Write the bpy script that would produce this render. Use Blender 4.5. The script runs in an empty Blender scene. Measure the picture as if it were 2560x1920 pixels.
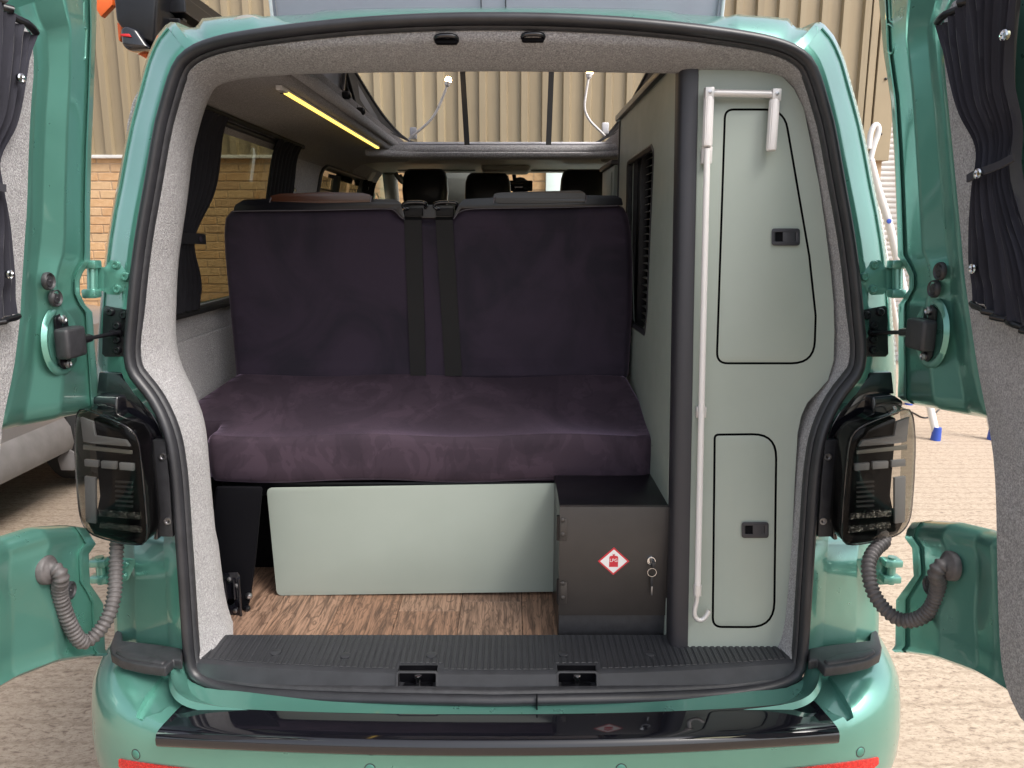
import bpy, bmesh, math, random
from mathutils import Vector, Matrix
from mathutils.geometry import tessellate_polygon
R = math.radians
random.seed(7)
S = bpy.context.scene
COL = S.collection
# ------------------------------------------------------------------ camera, sky, sun, exposure
F, W0, H0 = 1930.0, 2560.0, 1920.0
TH = math.atan((960 - 578) / F)
CAM = Vector((0.034, -1.477, 1.48))
cd = bpy.data.cameras.new('camera'); cam = bpy.data.objects.new('camera', cd); COL.objects.link(cam)
cam.location = CAM; cam.rotation_euler = (math.pi / 2 - TH, 0, 0)
cd.sensor_width = 36.0; cd.lens = 36.0 * F / W0; cd.clip_start = 0.02; cd.clip_end = 3000
S.camera = cam
SUN_EL, SUN_AZ = R(52), R(125)          # azimuth from +Y clockwise: from the right and a little behind the camera
world = bpy.data.worlds.new('World'); S.world = world; world.use_nodes = True
wn = world.node_tree; bg = wn.nodes['Background']
sky = wn.nodes.new('ShaderNodeTexSky'); sky.sky_type = 'NISHITA'; sky.sun_disc = False
sky.sun_elevation = SUN_EL; sky.sun_rotation = SUN_AZ; sky.air_density = 1.0; sky.dust_density = 4.0; sky.ozone_density = 0.6
hs_ = wn.nodes.new('ShaderNodeHueSaturation'); hs_.inputs['Saturation'].default_value = 0.42      # thin white overcast
wn.links.new(sky.outputs[0], hs_.inputs['Color']); wn.links.new(hs_.outputs[0], bg.inputs[0]); bg.inputs[1].default_value = 0.15
sd = bpy.data.lights.new('sun', 'SUN'); sun = bpy.data.objects.new('sun', sd); COL.objects.link(sun)
sd.energy = 1.2; sd.angle = R(30); sd.color = (1.0, 0.95, 0.88)
sdir = Vector((math.sin(SUN_AZ) * math.cos(SUN_EL), math.cos(SUN_AZ) * math.cos(SUN_EL), math.sin(SUN_EL)))
sun.rotation_euler = sdir.to_track_quat('Z', 'Y').to_euler()
S.view_settings.view_transform = 'Standard'; S.view_settings.look = 'None'
S.view_settings.exposure = 1.08; S.view_settings.gamma = 1.0; S.view_settings.use_curve_mapping = False
S.cycles.max_bounces = 8; S.cycles.diffuse_bounces = 5; S.cycles.glossy_bounces = 4
S.cycles.transparent_max_bounces = 12; S.cycles.use_denoising = True

# ------------------------------------------------------------------ measuring helpers: a pixel of the photograph on a real surface
ct, st = math.cos(TH), math.sin(TH)
K6 = math.tan(R(6))
def ray(px, py):
    u = (px - 1280) / F; v = (960 - py) / F
    return Vector((u, ct + v * st, -st + v * ct))
def PY(px, py, y):
    d = ray(px, py); t = (y - CAM.y) / d.y; return CAM + d * t
def PZ(px, py, z):
    d = ray(px, py); t = (z - CAM.z) / d.z; return CAM + d * t
def PXP(px, py, x):
    d = ray(px, py); t = (x - CAM.x) / d.x; return CAM + d * t
def solve(px, py, g):                    # point of the ray where y = g(x, z)
    d = ray(px, py); y = 0.0
    for _ in range(12):
        t = (y - CAM.y) / d.y; p = CAM + d * t; y = g(p.x, p.z)
    return CAM + d * ((y - CAM.y) / d.y)
def bow(x): return 0.08 * max(0.0, 1 - (x / 0.70) ** 2)
def PL(px, py, off=0.0):                 # bowed, leaning rear face of the van
    return solve(px, py, lambda x, z: off + (z - .56) * K6 - bow(x))
def FL(px, py, off=0.0):                 # flat leaning plane (cabinet face)
    return solve(px, py, lambda x, z: off + (z - .56) * K6)
def lerp(a, b, t): return a + (b - a) * t
def interp(xs, ys, x):
    if x <= xs[0]: return ys[0]
    for i in range(len(xs) - 1):
        if x <= xs[i + 1]:
            return lerp(ys[i], ys[i + 1], (x - xs[i]) / (xs[i + 1] - xs[i]))
    return ys[-1]
def mir(ps): return [Vector((-p[0], p[1], p[2])) for p in ps]

# ------------------------------------------------------------------ object helpers
def tag(o, label=None, cat=None, group=None, kind=None):
    if label: o['label'] = label
    if cat: o['category'] = cat
    if group: o['group'] = group
    if kind: o['kind'] = kind
    return o
WL = {}
def wl(o): return WL.get(o.name, Vector((0, 0, 0)))
def put(o, parent, at=(0, 0, 0)):
    at = Vector(at)
    COL.objects.link(o)
    WL[o.name] = at
    if parent is not None:
        o.parent = parent; o.location = at - wl(parent)
    else: o.location = at
    return o
def thing(name, loc, label, cat, group=None):
    return tag(put(bpy.data.objects.new(name, None), None, loc), label, cat, group)
def empty(name, parent, loc=(0, 0, 0)):
    return put(bpy.data.objects.new(name, None), parent, loc)
def mkmesh(name, verts, faces, mat, smooth=35, bevel=0, segs=2, mods=None):
    bm = bmesh.new()
    vs = [bm.verts.new(v) for v in verts]
    for f in faces:
        try: bm.faces.new([vs[i] for i in f])
        except ValueError: pass
    bmesh.ops.remove_doubles(bm, verts=bm.verts, dist=1e-5)
    bmesh.ops.recalc_face_normals(bm, faces=bm.faces)
    if bevel:
        es = [e for e in bm.edges if len(e.link_faces) == 2 and e.calc_face_angle(0) > R(30)]
        bmesh.ops.bevel(bm, geom=es, offset=bevel, segments=segs, profile=0.5, affect='EDGES', clamp_overlap=True)
    me = bpy.data.meshes.new(name); bm.to_mesh(me); bm.free()
    if smooth:
        me.shade_smooth(); me.set_sharp_from_angle(angle=R(smooth))
    if mat: me.materials.append(MAT[mat] if isinstance(mat, str) else mat)
    return me
def mk(name, parent, verts, faces, mat, smooth=35, bevel=0, segs=2, at=(0, 0, 0)):
    o = bpy.data.objects.new(name, mkmesh(name, verts, faces, mat, smooth, bevel, segs))
    return put(o, parent, at)
def share(name, parent, me, at, rot=None, scale=None):
    o = bpy.data.objects.new(name, me); put(o, parent, at)
    if rot is not None: o.rotation_euler = rot
    if scale is not None: o.scale = scale
    return o
def boxg(a, b):
    (x0, y0, z0), (x1, y1, z1) = a, b
    v = [(x, y, z) for x in (x0, x1) for y in (y0, y1) for z in (z0, z1)]
    f = [(0, 1, 3, 2), (4, 6, 7, 5), (0, 4, 5, 1), (2, 3, 7, 6), (0, 2, 6, 4), (1, 5, 7, 3)]
    return v, f
def box(name, parent, a, b, mat, bevel=0.004, segs=2, smooth=35):
    v, f = boxg(a, b); return mk(name, parent, v, f, mat, smooth, bevel, segs)
def joing(parts):
    V_, F_ = [], []
    for v, f in parts:
        n = len(V_); V_ += [Vector(p) for p in v]; F_ += [tuple(i + n for i in q) for q in f]
    return V_, F_
def loftg(rings, closed=False, cap=False, loop=False):
    n = len(rings[0]); v = [Vector(p) for r in rings for p in r]; f = []
    m = len(rings)
    for i in range(m if loop else m - 1):
        i2 = (i + 1) % m
        for j in range(n if closed else n - 1):
            j2 = (j + 1) % n
            f.append((i * n + j, i * n + j2, i2 * n + j2, i2 * n + j))
    if cap and closed:
        f.append(tuple(range(n))); f.append(tuple((m - 1) * n + j for j in range(n)))
    return v, f
def smoothpath(pts, it=2, closed=False):
    pts = [Vector(p) for p in pts]
    for _ in range(it):
        q = []
        n = len(pts)
        if not closed: q.append(pts[0])
        for i in range(n if closed else n - 1):
            a, b = pts[i], pts[(i + 1) % n]
            q += [a.lerp(b, .25), a.lerp(b, .75)]
        if not closed: q.append(pts[-1])
        pts = q
    return pts
def resample(pts, n, closed=False):
    pts = [Vector(p) for p in pts]
    if closed: pts = pts + [pts[0]]
    L = [0]
    for i in range(1, len(pts)): L.append(L[-1] + (pts[i] - pts[i - 1]).length)
    out = []
    for k in range(n):
        s = L[-1] * k / (n if closed else n - 1)
        for i in range(1, len(pts)):
            if s <= L[i] + 1e-9:
                d = L[i] - L[i - 1]; out.append(pts[i - 1].lerp(pts[i], 0 if d < 1e-9 else (s - L[i - 1]) / d)); break
    return out
def tubeg(path, r, n=10, closed=False, cap=True):
    path = [Vector(p) for p in path]; m = len(path)
    rs = r if isinstance(r, (list, tuple)) else [r] * m
    rings = []; up = None
    for i in range(m):
        if closed: t = path[(i + 1) % m] - path[i - 1]
        else: t = path[min(i + 1, m - 1)] - path[max(i - 1, 0)]
        t.normalize()
        if up is None:
            up = Vector((0, 0, 1)) if abs(t.z) < .9 else Vector((1, 0, 0))
        u = up - t * up.dot(t); u.normalize(); up = u; w = t.cross(u)
        rings.append([path[i] + (u * math.cos(2 * math.pi * k / n) + w * math.sin(2 * math.pi * k / n)) * rs[i] for k in range(n)])
    return loftg(rings, closed=True, cap=cap and not closed, loop=closed)
def tube(name, parent, path, r, mat, n=10, closed=False, smooth=50):
    v, f = tubeg(path, r, n, closed); return mk(name, parent, v, f, mat, smooth)
def latheg(prof, c, axis, n=20):         # prof: (radius, height along axis)
    axis = Vector(axis).normalized(); a = Vector((0, 0, 1)) if abs(axis.z) < .9 else Vector((1, 0, 0))
    u = axis.cross(a).normalized(); w = axis.cross(u); c = Vector(c)
    rings = [[c + axis * h + (u * math.cos(2 * math.pi * k / n) + w * math.sin(2 * math.pi * k / n)) * max(r, 1e-4) for k in range(n)] for r, h in prof]
    return loftg(rings, closed=True, cap=True)
def lathe(name, parent, prof, c, axis, mat, n=20, smooth=40):
    v, f = latheg(prof, c, axis, n); return mk(name, parent, v, f, mat, smooth)
def rpoly(pts, rad, n=5):
    out = []; m = len(pts)
    for i in range(m):
        p = Vector(pts[i][:2]); a = Vector(pts[i - 1][:2]); b = Vector(pts[(i + 1) % m][:2])
        r = rad[i] if isinstance(rad, (list, tuple)) else rad
        if r <= 0: out.append((p.x, p.y)); continue
        da, db = (a - p), (b - p); la, lb = da.length, db.length; da.normalize(); db.normalize()
        ang = math.acos(max(-1, min(1, da.dot(db)))); t = min(r / max(math.tan(ang / 2), 1e-3), la * .49, lb * .49)
        s, e = p + da * t, p + db * t
        for k in range(n + 1):
            q = k / n; z = s * (1 - q) ** 2 + p * 2 * q * (1 - q) + e * q * q; out.append((z.x, z.y))
    return out
def rrect(x0, y0, x1, y1, r, n=5): return rpoly([(x0, y0), (x1, y0), (x1, y1), (x0, y1)], r, n)
def plateg(outer, holes, f3, cutsu=(), cutsv=(), back=True):
    """flat outline with holes in (u,v), mapped by f3(u,v,w), w 0 front, 1 back; cuts refine it so that it can bend"""
    loops = [list(outer)] + [list(h) for h in holes]
    flat = [p for l in loops for p in l]
    tris = tessellate_polygon([[Vector((p[0], p[1], 0)) for p in l] for l in loops])
    bm = bmesh.new(); vs = [bm.verts.new((p[0], p[1], 0)) for p in flat]
    for t in tris:
        try: bm.faces.new([vs[i] for i in t])
        except ValueError: pass
    for axis, cuts in (((1, 0, 0), cutsu), ((0, 1, 0), cutsv)):
        for c in cuts:
            bmesh.ops.bisect_plane(bm, geom=bm.verts[:] + bm.edges[:] + bm.faces[:], plane_co=(c if axis[0] else 0, c if axis[1] else 0, 0), plane_no=axis)
    bm.verts.index_update(); n = len(bm.verts)
    v = [Vector(f3(q.co.x, q.co.y, 0)) for q in bm.verts]
    f = [tuple(q.index for q in t.verts) for t in bm.faces]
    if back:
        v += [Vector(f3(q.co.x, q.co.y, 1)) for q in bm.verts]
        f2 = [tuple(i + n for i in reversed(t)) for t in f]
        for e in bm.edges:
            if len(e.link_faces) == 1:
                a, b = e.verts[0].index, e.verts[1].index; f2.append((a, b, b + n, a + n))
        f = f + f2
    bm.free(); return v, f
def plate(name, parent, outer, holes, f3, mat, bevel=0, segs=2, smooth=35, cutsu=(), cutsv=(), back=True):
    v, f = plateg(outer, holes, f3, cutsu, cutsv, back); return mk(name, parent, v, f, mat, smooth, bevel, segs)
def planemap(o, u, v, w):
    o, u, v, w = Vector(o), Vector(u), Vector(v), Vector(w)
    return lambda a, b, c: o + u * a + v * b + w * c
def pxplate(name, parent, pts, proj, thick, mat, bevel=0, segs=2, rad=None, holes=()):
    """outline given in photograph pixels, projected on a surface by proj(px,py); thick is a vector"""
    th = Vector(thick)
    o = rpoly(pts, rad) if rad else [(p[0], p[1]) for p in pts]
    return plate(name, parent, o, holes, lambda a, b, c: proj(a, b) + th * c, mat, bevel, segs)

# ------------------------------------------------------------------ materials
MAT = {}
class NB:
    def __init__(s, name):
        s.m = bpy.data.materials.new(name); s.m.use_nodes = True; s.t = s.m.node_tree
        s.b = s.t.nodes['Principled BSDF']; MAT[name] = s.m
    def n(s, t, **kw):
        x = s.t.nodes.new(t)
        for k, v in kw.items(): setattr(x, k, v)
        return x
    def l(s, a, b): s.t.links.new(a, b); return s
    def co(s, scale=(1, 1, 1), rot=(0, 0, 0), obj=True):
        c = s.n('ShaderNodeTexCoord'); m = s.n('ShaderNodeMapping'); m.inputs['Scale'].default_value = scale; m.inputs['Rotation'].default_value = rot
        s.l(c.outputs['Object'], m.inputs['Vector']); return m.outputs[0]
    def noise(s, co, scale, detail=3, rough=.55, dist=0):
        x = s.n('ShaderNodeTexNoise'); x.inputs['Scale'].default_value = scale; x.inputs['Detail'].default_value = detail
        x.inputs['Roughness'].default_value = rough; x.inputs['Distortion'].default_value = dist; s.l(co, x.inputs['Vector']); return x.outputs[0]
    def ramp(s, fac, *stops):
        x = s.n('ShaderNodeValToRGB'); e = x.color_ramp.elements
        while len(e) < len(stops): e.new(.5)
        for el, (p, c) in zip(e, stops): el.position = p; el.color = (c[0], c[1], c[2], 1) if len(c) == 3 else c
        s.l(fac, x.inputs[0]); return x.outputs[0]
    def mix(s, fac, a, b, mode='MIX'):
        x = s.n('ShaderNodeMix', data_type='RGBA', blend_type=mode)
        for i, val in ((0, fac), (6, a), (7, b)):
            if hasattr(val, 'links'): s.l(val, x.inputs[i])
            else: x.inputs[i].default_value = val if i == 0 else (val[0], val[1], val[2], 1)
        return x.outputs[2]
    def bump(s, h, strength=.3, dist=.002):
        x = s.n('ShaderNodeBump'); x.inputs['Strength'].default_value = strength; x.inputs['Distance'].default_value = dist
        s.l(h, x.inputs['Height']); s.l(x.outputs[0], s.b.inputs['Normal']); return s
    def set(s, **kw):
        for k, v in kw.items():
            i = s.b.inputs[k.replace('_', ' ')]
            if hasattr(v, 'links'): s.l(v, i)
            else: i.default_value = (v[0], v[1], v[2], 1) if isinstance(v, tuple) and len(v) == 3 else v
        return s
def G(v): return (v, v, v)
def simple(name, col, rough=.5, metal=0, var=.0, vs=30, bump=0, bs=400, **kw):
    b = NB(name); b.set(Roughness=rough, Metallic=metal, **kw)
    if var:
        c = b.co(); n = b.noise(c, vs, 4)
        b.set(Base_Color=b.ramp(n, (.3, tuple(x * (1 - var) for x in col)), (.7, tuple(min(1, x * (1 + var)) for x in col))))
    else: b.set(Base_Color=col)
    if bump: b.bump(b.noise(b.co(), bs, 2), bump, .001)
    return b
# green metallic paint
b = NB('paint'); c = b.co(); fl = b.noise(c, 7, 2); big = b.noise(c, 4, 3)
colr = b.ramp(fl, (.3, (.118, .312, .258)), (.7, (.130, .338, .280)))
b.set(Base_Color=b.mix(b.ramp(big, (.35, G(0)), (.7, G(.25))), colr, (.105, .290, .240)), Metallic=.58, Roughness=b.ramp(b.noise(c, 25, 4), (.3, G(.27)), (.7, G(.34))), Coat_Weight=1.0, Coat_Roughness=.04)
simple('paint_cap', (.10, .29, .235), .4, .6)
simple('black_gloss', (.006, .006, .009), .06, 0, Coat_Weight=.6, Coat_Roughness=.02)
simple('black_plastic', (.028, .028, .032), .48, 0, var=.25, vs=60, bump=.25, bs=900)
simple('sill_plastic', (.030, .031, .036), .42, 0, var=.2, vs=25, bump=.35, bs=1200)
simple('rubber', (.022, .022, .026), .38, 0, var=.25, vs=14, bump=.1, bs=500)
simple('black_metal', (.006, .006, .008), .30, .1, var=.3, vs=40)
simple('dark', (.0025, .0025, .004), .7, Specular_IOR_Level=.12)
simple('post_black', (.028, .027, .033), .42, 0, bump=.15, bs=700)
simple('locker_paint', (.040, .035, .033), .42, 0, var=.12, vs=12, bump=.2, bs=800)
simple('chrome', (.75, .76, .78), .12, 1)
simple('steel', (.45, .45, .47), .35, 1, var=.2, vs=60)
simple('white_enamel', (.72, .69, .68), .35, 0)
simple('alu', (.66, .64, .63), .38, .35)
simple('cream_plastic', (.42, .40, .36), .55, 0, var=.06, vs=20)
simple('grey_plastic', (.22, .22, .205), .6, 0)
simple('conduit', (.085, .077, .078), .55, 0, var=.25, vs=60, bump=.2, bs=300)
simple('canvas', (.33, .315, .385), .85, 0, var=.08, vs=5, bump=.3, bs=700)
simple('canvas_inside', (.30, .29, .30), .85, 0, var=.08, vs=5)
simple('canvas_edge', (.012, .012, .016), .7)
simple('strap', (.012, .012, .013), .7, bump=.3, bs=600)
simple('webbing', (.006, .0055, .0065), .75, 0, bump=.5, bs=900)
simple('orange', (.75, .13, .02), .45)
simple('red', (.55, .015, .02), .35)
simple('sticker_red', (.62, .03, .05), .35)
simple('sticker_white', (.85, .84, .84), .35)
simple('blue', (.03, .08, .42), .4)
simple('plinth_white', (.62, .62, .66), .4)
simple('car_grey', (.27, .265, .275), .3, .35, Coat_Weight=.8, Coat_Roughness=.06)
simple('car_trim', (.20, .19, .19), .55, var=.15, vs=10)
simple('tyre', (.018, .018, .019), .75, bump=.3, bs=200)
simple('leather', (.006, .006, .010), .30, 0, bump=.25, bs=350, Coat_Weight=.15, Coat_Roughness=.25)
simple('leather_tan', (.009, .006, .006), .28, 0, bump=.25, bs=350, Coat_Weight=.25, Coat_Roughness=.2)
simple('leather_brown_reflection', (.065, .024, .013), .24, 0, bump=.25, bs=350, Coat_Weight=.25, Coat_Roughness=.2)  # black leather with its brown reflection put into the base colour
simple('thread', (.13, .12, .14), .8)
b = NB('cladding'); oi = b.n('ShaderNodeObjectInfo'); st_ = b.noise(b.co((9, 9, .35)), 1.5, 5, .6); bl_n = b.noise(b.co(), 1.3, 4)
cc0 = b.ramp(oi.outputs['Random'], (0, (.262, .207, .130)), (1, (.305, .245, .155)))
cc0 = b.mix(b.ramp(st_, (.35, G(.5)), (.6, G(0))), cc0, (.20, .155, .095)); b.set(Base_Color=b.mix(b.ramp(bl_n, (.45, G(0)), (.75, G(.3))), cc0, (.35, .29, .195)), Roughness=b.ramp(st_, (.3, G(.42)), (.7, G(.6))))
simple('flashing', (.31, .245, .155), .5, 0, var=.08, vs=3)
simple('trim_white', (.60, .58, .55), .5, 0, var=.08, vs=6)
simple('shutter', (.72, .70, .68), .45, 0, var=.05, vs=5)
simple('shutter_green', (.50, .53, .49), .45, 0, var=.05, vs=5)
simple('mortar', (.44, .31, .20), .9, 0, var=.15, vs=8, bump=.4, bs=120)
simple('door_paint', (.62, .68, .66), .45)
# brick
b = NB('brick'); oi = b.n('ShaderNodeObjectInfo'); c = b.co()
base = b.ramp(oi.outputs['Random'], (0, (.44, .245, .115)), (.35, (.52, .31, .15)), (.7, (.50, .33, .18)), (1, (.40, .24, .13)))
b.set(Base_Color=b.mix(b.ramp(b.noise(c, 26, 4), (.35, G(0)), (.75, G(.55))), base, (.62, .42, .25)), Roughness=.9); b.bump(b.noise(c, 60, 4), .5, .004)
# concrete ground, brushed across
b = NB('concrete'); c = b.co((34, 64, 1)); c2 = b.co()
n1 = b.noise(c, 1.0, 6, .66, .5); n2 = b.noise(b.co((80, 150, 1)), 1.0, 3, .6, .2); n3 = b.noise(c2, .8, 4); n4 = b.noise(c2, 4.5, 3, .5)
ridge = b.n('ShaderNodeTexWave', wave_type='BANDS', bands_direction='Y'); ridge.inputs['Scale'].default_value = 3.4; ridge.inputs['Distortion'].default_value = 3.5; ridge.inputs['Detail'].default_value = 5; ridge.inputs['Detail Scale'].default_value = 4; ridge.inputs['Detail Roughness'].default_value = .75
b.l(c2, ridge.inputs['Vector'])
colr = b.ramp(n1, (.35, (.21, .155, .118)), (.46, (.41, .325, .250)), (.70, (.51, .415, .325)))
colr = b.mix(b.ramp(n2, (.36, G(.8)), (.45, G(0))), colr, (.26, .19, .14))
colr = b.mix(b.ramp(n3, (.36, G(.35)), (.6, G(0))), colr, (.40, .32, .25))
colr = b.mix(b.ramp(n4, (.73, G(0)), (.80, G(.5))), colr, (.25, .21, .18))
b.set(Base_Color=b.mix(b.ramp(ridge.outputs[0], (.0, G(.42)), (.14, G(0))), colr, (.24, .18, .13)), Roughness=.92)
b.bump(n1, .6, .006)
# carpet lining: fine mixed fibres
def carpet(name, lo, mid, hi):
    b = NB(name); c = b.co((1, 1, 1)); f1 = b.noise(c, 330, 3, .7); f2 = b.noise(c, 110, 2); big = b.noise(c, 5, 3)
    colr = b.ramp(f1, (.30, lo), (.48, mid), (.66, hi))
    colr = b.mix(b.ramp(f2, (.30, G(.38)), (.6, G(0))), colr, lo)
    b.set(Base_Color=b.mix(b.ramp(big, (.4, G(.22)), (.65, G(0))), colr, mid), Roughness=1.0, Sheen_Weight=.25, Sheen_Roughness=.5); b.bump(f1, .9, .004)
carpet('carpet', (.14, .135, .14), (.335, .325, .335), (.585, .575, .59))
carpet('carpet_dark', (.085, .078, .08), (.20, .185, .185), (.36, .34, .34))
# sage laminate
b = NB('sage'); c = b.co(); b.set(Base_Color=b.ramp(b.noise(c, 6, 3), (.3, (.315, .358, .318)), (.7, (.335, .378, .338))), Roughness=b.ramp(b.noise(c, 20, 3), (.3, G(.36)), (.7, G(.46)))); b.bump(b.noise(c, 900, 2), .12, .0006)
# velvet with brushed pile
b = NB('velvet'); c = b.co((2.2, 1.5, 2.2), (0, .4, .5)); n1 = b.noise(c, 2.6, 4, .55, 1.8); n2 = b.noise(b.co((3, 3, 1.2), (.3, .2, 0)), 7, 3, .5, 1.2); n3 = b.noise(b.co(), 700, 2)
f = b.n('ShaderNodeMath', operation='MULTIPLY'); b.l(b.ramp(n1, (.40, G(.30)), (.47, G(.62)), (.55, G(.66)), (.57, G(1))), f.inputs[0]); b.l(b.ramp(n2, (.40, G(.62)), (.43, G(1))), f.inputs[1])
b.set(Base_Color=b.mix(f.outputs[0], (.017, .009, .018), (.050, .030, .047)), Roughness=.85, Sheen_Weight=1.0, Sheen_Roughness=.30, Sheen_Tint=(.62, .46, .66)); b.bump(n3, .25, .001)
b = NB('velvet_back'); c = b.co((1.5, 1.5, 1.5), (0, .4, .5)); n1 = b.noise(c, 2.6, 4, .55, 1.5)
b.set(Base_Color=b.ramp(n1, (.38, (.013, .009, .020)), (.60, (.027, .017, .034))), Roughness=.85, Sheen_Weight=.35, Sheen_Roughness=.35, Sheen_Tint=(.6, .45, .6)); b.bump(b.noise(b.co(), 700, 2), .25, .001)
simple('curtain', (.014, .014, .024), .85, 0, var=.2, vs=8, bump=.2, bs=900, Sheen_Weight=.12, Sheen_Roughness=.5)
simple('curtain_black', (.005, .005, .009), .9)
# oak vinyl planks
b = NB('plank'); oi = b.n('ShaderNodeObjectInfo'); tc = b.n('ShaderNodeTexCoord'); add = b.n('ShaderNodeVectorMath', operation='ADD'); cmb = b.n('ShaderNodeCombineXYZ')
mm = b.n('ShaderNodeMath', operation='MULTIPLY'); mm.inputs[1].default_value = 37.0; b.l(oi.outputs['Random'], mm.inputs[0]); b.l(mm.outputs[0], cmb.inputs[1]); b.l(mm.outputs[0], cmb.inputs[2])
b.l(tc.outputs['Object'], add.inputs[0]); b.l(cmb.outputs[0], add.inputs[1])
mp = b.n('ShaderNodeMapping'); mp.inputs['Scale'].default_value = (11, 2.0, 1); b.l(add.outputs[0], mp.inputs['Vector'])
g1 = b.noise(mp.outputs[0], 2.2, 3, .5, 1.6)
wv = b.n('ShaderNodeMath', operation='SINE'); wm = b.n('ShaderNodeMath', operation='MULTIPLY'); wm.inputs[1].default_value = 48.0; b.l(g1, wm.inputs[0]); b.l(wm.outputs[0], wv.inputs[0])
mp2 = b.n('ShaderNodeMapping'); mp2.inputs['Scale'].default_value = (150, 9, 1); b.l(add.outputs[0], mp2.inputs['Vector']); g2 = b.noise(mp2.outputs[0], 1.0, 4, .6)
base = b.ramp(oi.outputs['Random'], (0, (.29, .165, .105)), (.5, (.34, .215, .148)), (1, (.235, .148, .105)))
colr = b.mix(b.ramp(wv.outputs[0], (.35, G(0)), (1, G(.62))), base, (.075, .042, .028))
b.set(Base_Color=b.mix(b.ramp(g2, (.38, G(.75)), (.56, G(0))), colr, (.06, .035, .025)), Roughness=.5); b.bump(g2, .25, .001)
# glass kinds
def glass(name, tint, spec=.5, rough=.0):
    b = NB(name); t = b.t; tr = b.n('ShaderNodeBsdfTransparent'); tr.inputs[0].default_value = (*tint, 1)
    gl = b.n('ShaderNodeBsdfGlossy'); gl.inputs['Roughness'].default_value = rough; lw = b.n('ShaderNodeLayerWeight'); pw_ = b.n('ShaderNodeMath', operation='POWER'); pw_.inputs[1].default_value = 5; b.l(lw.outputs['Facing'], pw_.inputs[0])
    fr = b.n('ShaderNodeMath', operation='MULTIPLY_ADD'); fr.inputs[1].default_value = .9; fr.inputs[2].default_value = .012; b.l(pw_.outputs[0], fr.inputs[0])
    lw.inputs[0].default_value = .5; ms = b.n('ShaderNodeMixShader'); b.l(fr.outputs[0], ms.inputs[0]); b.l(tr.outputs[0], ms.inputs[1]); b.l(gl.outputs[0], ms.inputs[2]); b.l(ms.outputs[0], t.nodes['Material Output'].inputs[0])
glass('glass_tint', (.50, .50, .42)); glass('glass_clear', (.86, .9, .88)); glass('lens_smoke', (.58, .57, .54)); glass('lens_clear', (.8, .8, .8))
simple('lamp_bar', (.24, .25, .275), .3)
def emit(name, col, st):
    b = NB(name); b.set(Base_Color=col, Emission_Color=col, Emission_Strength=st)
emit('led', (1.0, .66, .12), 1.15); emit('bulb', (1.0, .62, .26), 22.0)
# red prismatic reflector
b = NB('reflector'); v = b.n('ShaderNodeTexVoronoi'); v.inputs['Scale'].default_value = 230; b.l(b.co(), v.inputs['Vector'])
b.set(Base_Color=b.ramp(v.outputs[0], (.1, (.75, .03, .025)), (.6, (.45, .01, .01))), Roughness=.2, Emission_Color=(.8, .03, .02), Emission_Strength=0.0); b.bump(v.outputs[0], .5, .002)
# LED facets in the lamps
b = NB('facets'); v = b.n('ShaderNodeTexVoronoi'); v.inputs['Scale'].default_value = 260; b.l(b.co((1, 1, 1.4)), v.inputs['Vector'])
b.set(Base_Color=b.ramp(v.outputs['Color'], (.5, (.012, .012, .014)), (.75, (.30, .30, .28))), Roughness=.15, Metallic=.8); b.bump(v.outputs[0], 1, .004)

# ================================================================== THE SETTING
def ground():
    n = 1; v = [(-60, -60, 0), (60, -60, 0), (60, 60, 0), (-60, 60, 0)]
    o = mk('ground', None, v, [(0, 1, 2, 3)], 'concrete', 0); tag(o, kind='structure')
ground()
WY = 5.52                                # the wall the van is parked nose-in to
ZC = 2.13
bld = thing('industrial_building', (0, WY + .1, 0), 'buff brick building with beige ribbed metal cladding behind the van', 'building')
box('wall_core', bld, (-9, WY + .007, 0), (3.27, WY + .30, 5.2), 'mortar', 0)
# bricks: separate where the photograph shows them, the far rest in one mesh
bw, bh, jo = .215, .065, .010
bmesh_ = []
for k in range(3):
    v, f = boxg((-bw / 2, 0, -bh / 2), (bw / 2, .03, bh / 2)); r = random.Random(k)
    v = [Vector(p) + Vector((r.uniform(-.002, .002), r.uniform(-.002, .002), r.uniform(-.0015, .0015))) for p in v]
    bmesh_.append(mkmesh('brick', v, f, 'brick', 30, .004, 1))
rest = []; cnt = 0
for row in range(28):
    z = .04 + row * (bh + jo) + bh / 2
    if z > ZC - .03: break
    for i in range(-38, 15):
        x = i * (bw + jo) + (0.1125 if row % 2 else 0)
        if x > 3.12 or x < -8.8: continue
        near = z > .95 and -4.35 < x < -1.15
        if near and cnt < 240:
            share('brick', bld, bmesh_[(row * 7 + i * 3) % 3], (x, WY + random.uniform(-.002, .002), z)); cnt += 1
        elif z > .3: rest.append(boxg((x - bw / 2, WY, z - bh / 2), (x + bw / 2, WY + .03, z + bh / 2)))
v, f = joing(rest); o = mk('brickwork', bld, v, f, 'brick', 0); tag(o, kind='stuff')
box('drip_flashing', bld, (-8.9, WY - .045, ZC - .028), (3.28, WY + .02, ZC), 'trim_white', .003)
P = .180
for s in range(13):                      # cladding sheets, five ribs each
    x0 = 3.06 - (s + 1) * P * 5
    prof = []
    for k in range(5):
        a = x0 + k * P
        prof += [(a, 0), (a + .105, 0), (a + .114, -.040), (a + .168, -.040)]
    prof.append((x0 + 5 * P, 0)); prof = [(x + (.0), y) for x, y in prof]
    rings = [[Vector((x, WY - .005 + y + (s % 2) * .0012, z)) for x, y in prof] for z in (ZC, 5.2)]
    v, f = loftg(rings); o = mk('cladding_sheet', bld, v, f, 'cladding', 20)
    if s % 1 == 0:
        for zz in (ZC + .18,):
            pass
v, f = boxg((3.06, WY - .05, ZC - .05), (3.12, WY + .02, 5.2)); mk('corner_flashing', bld, v, f, 'flashing', 0, .003, 1)
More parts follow.
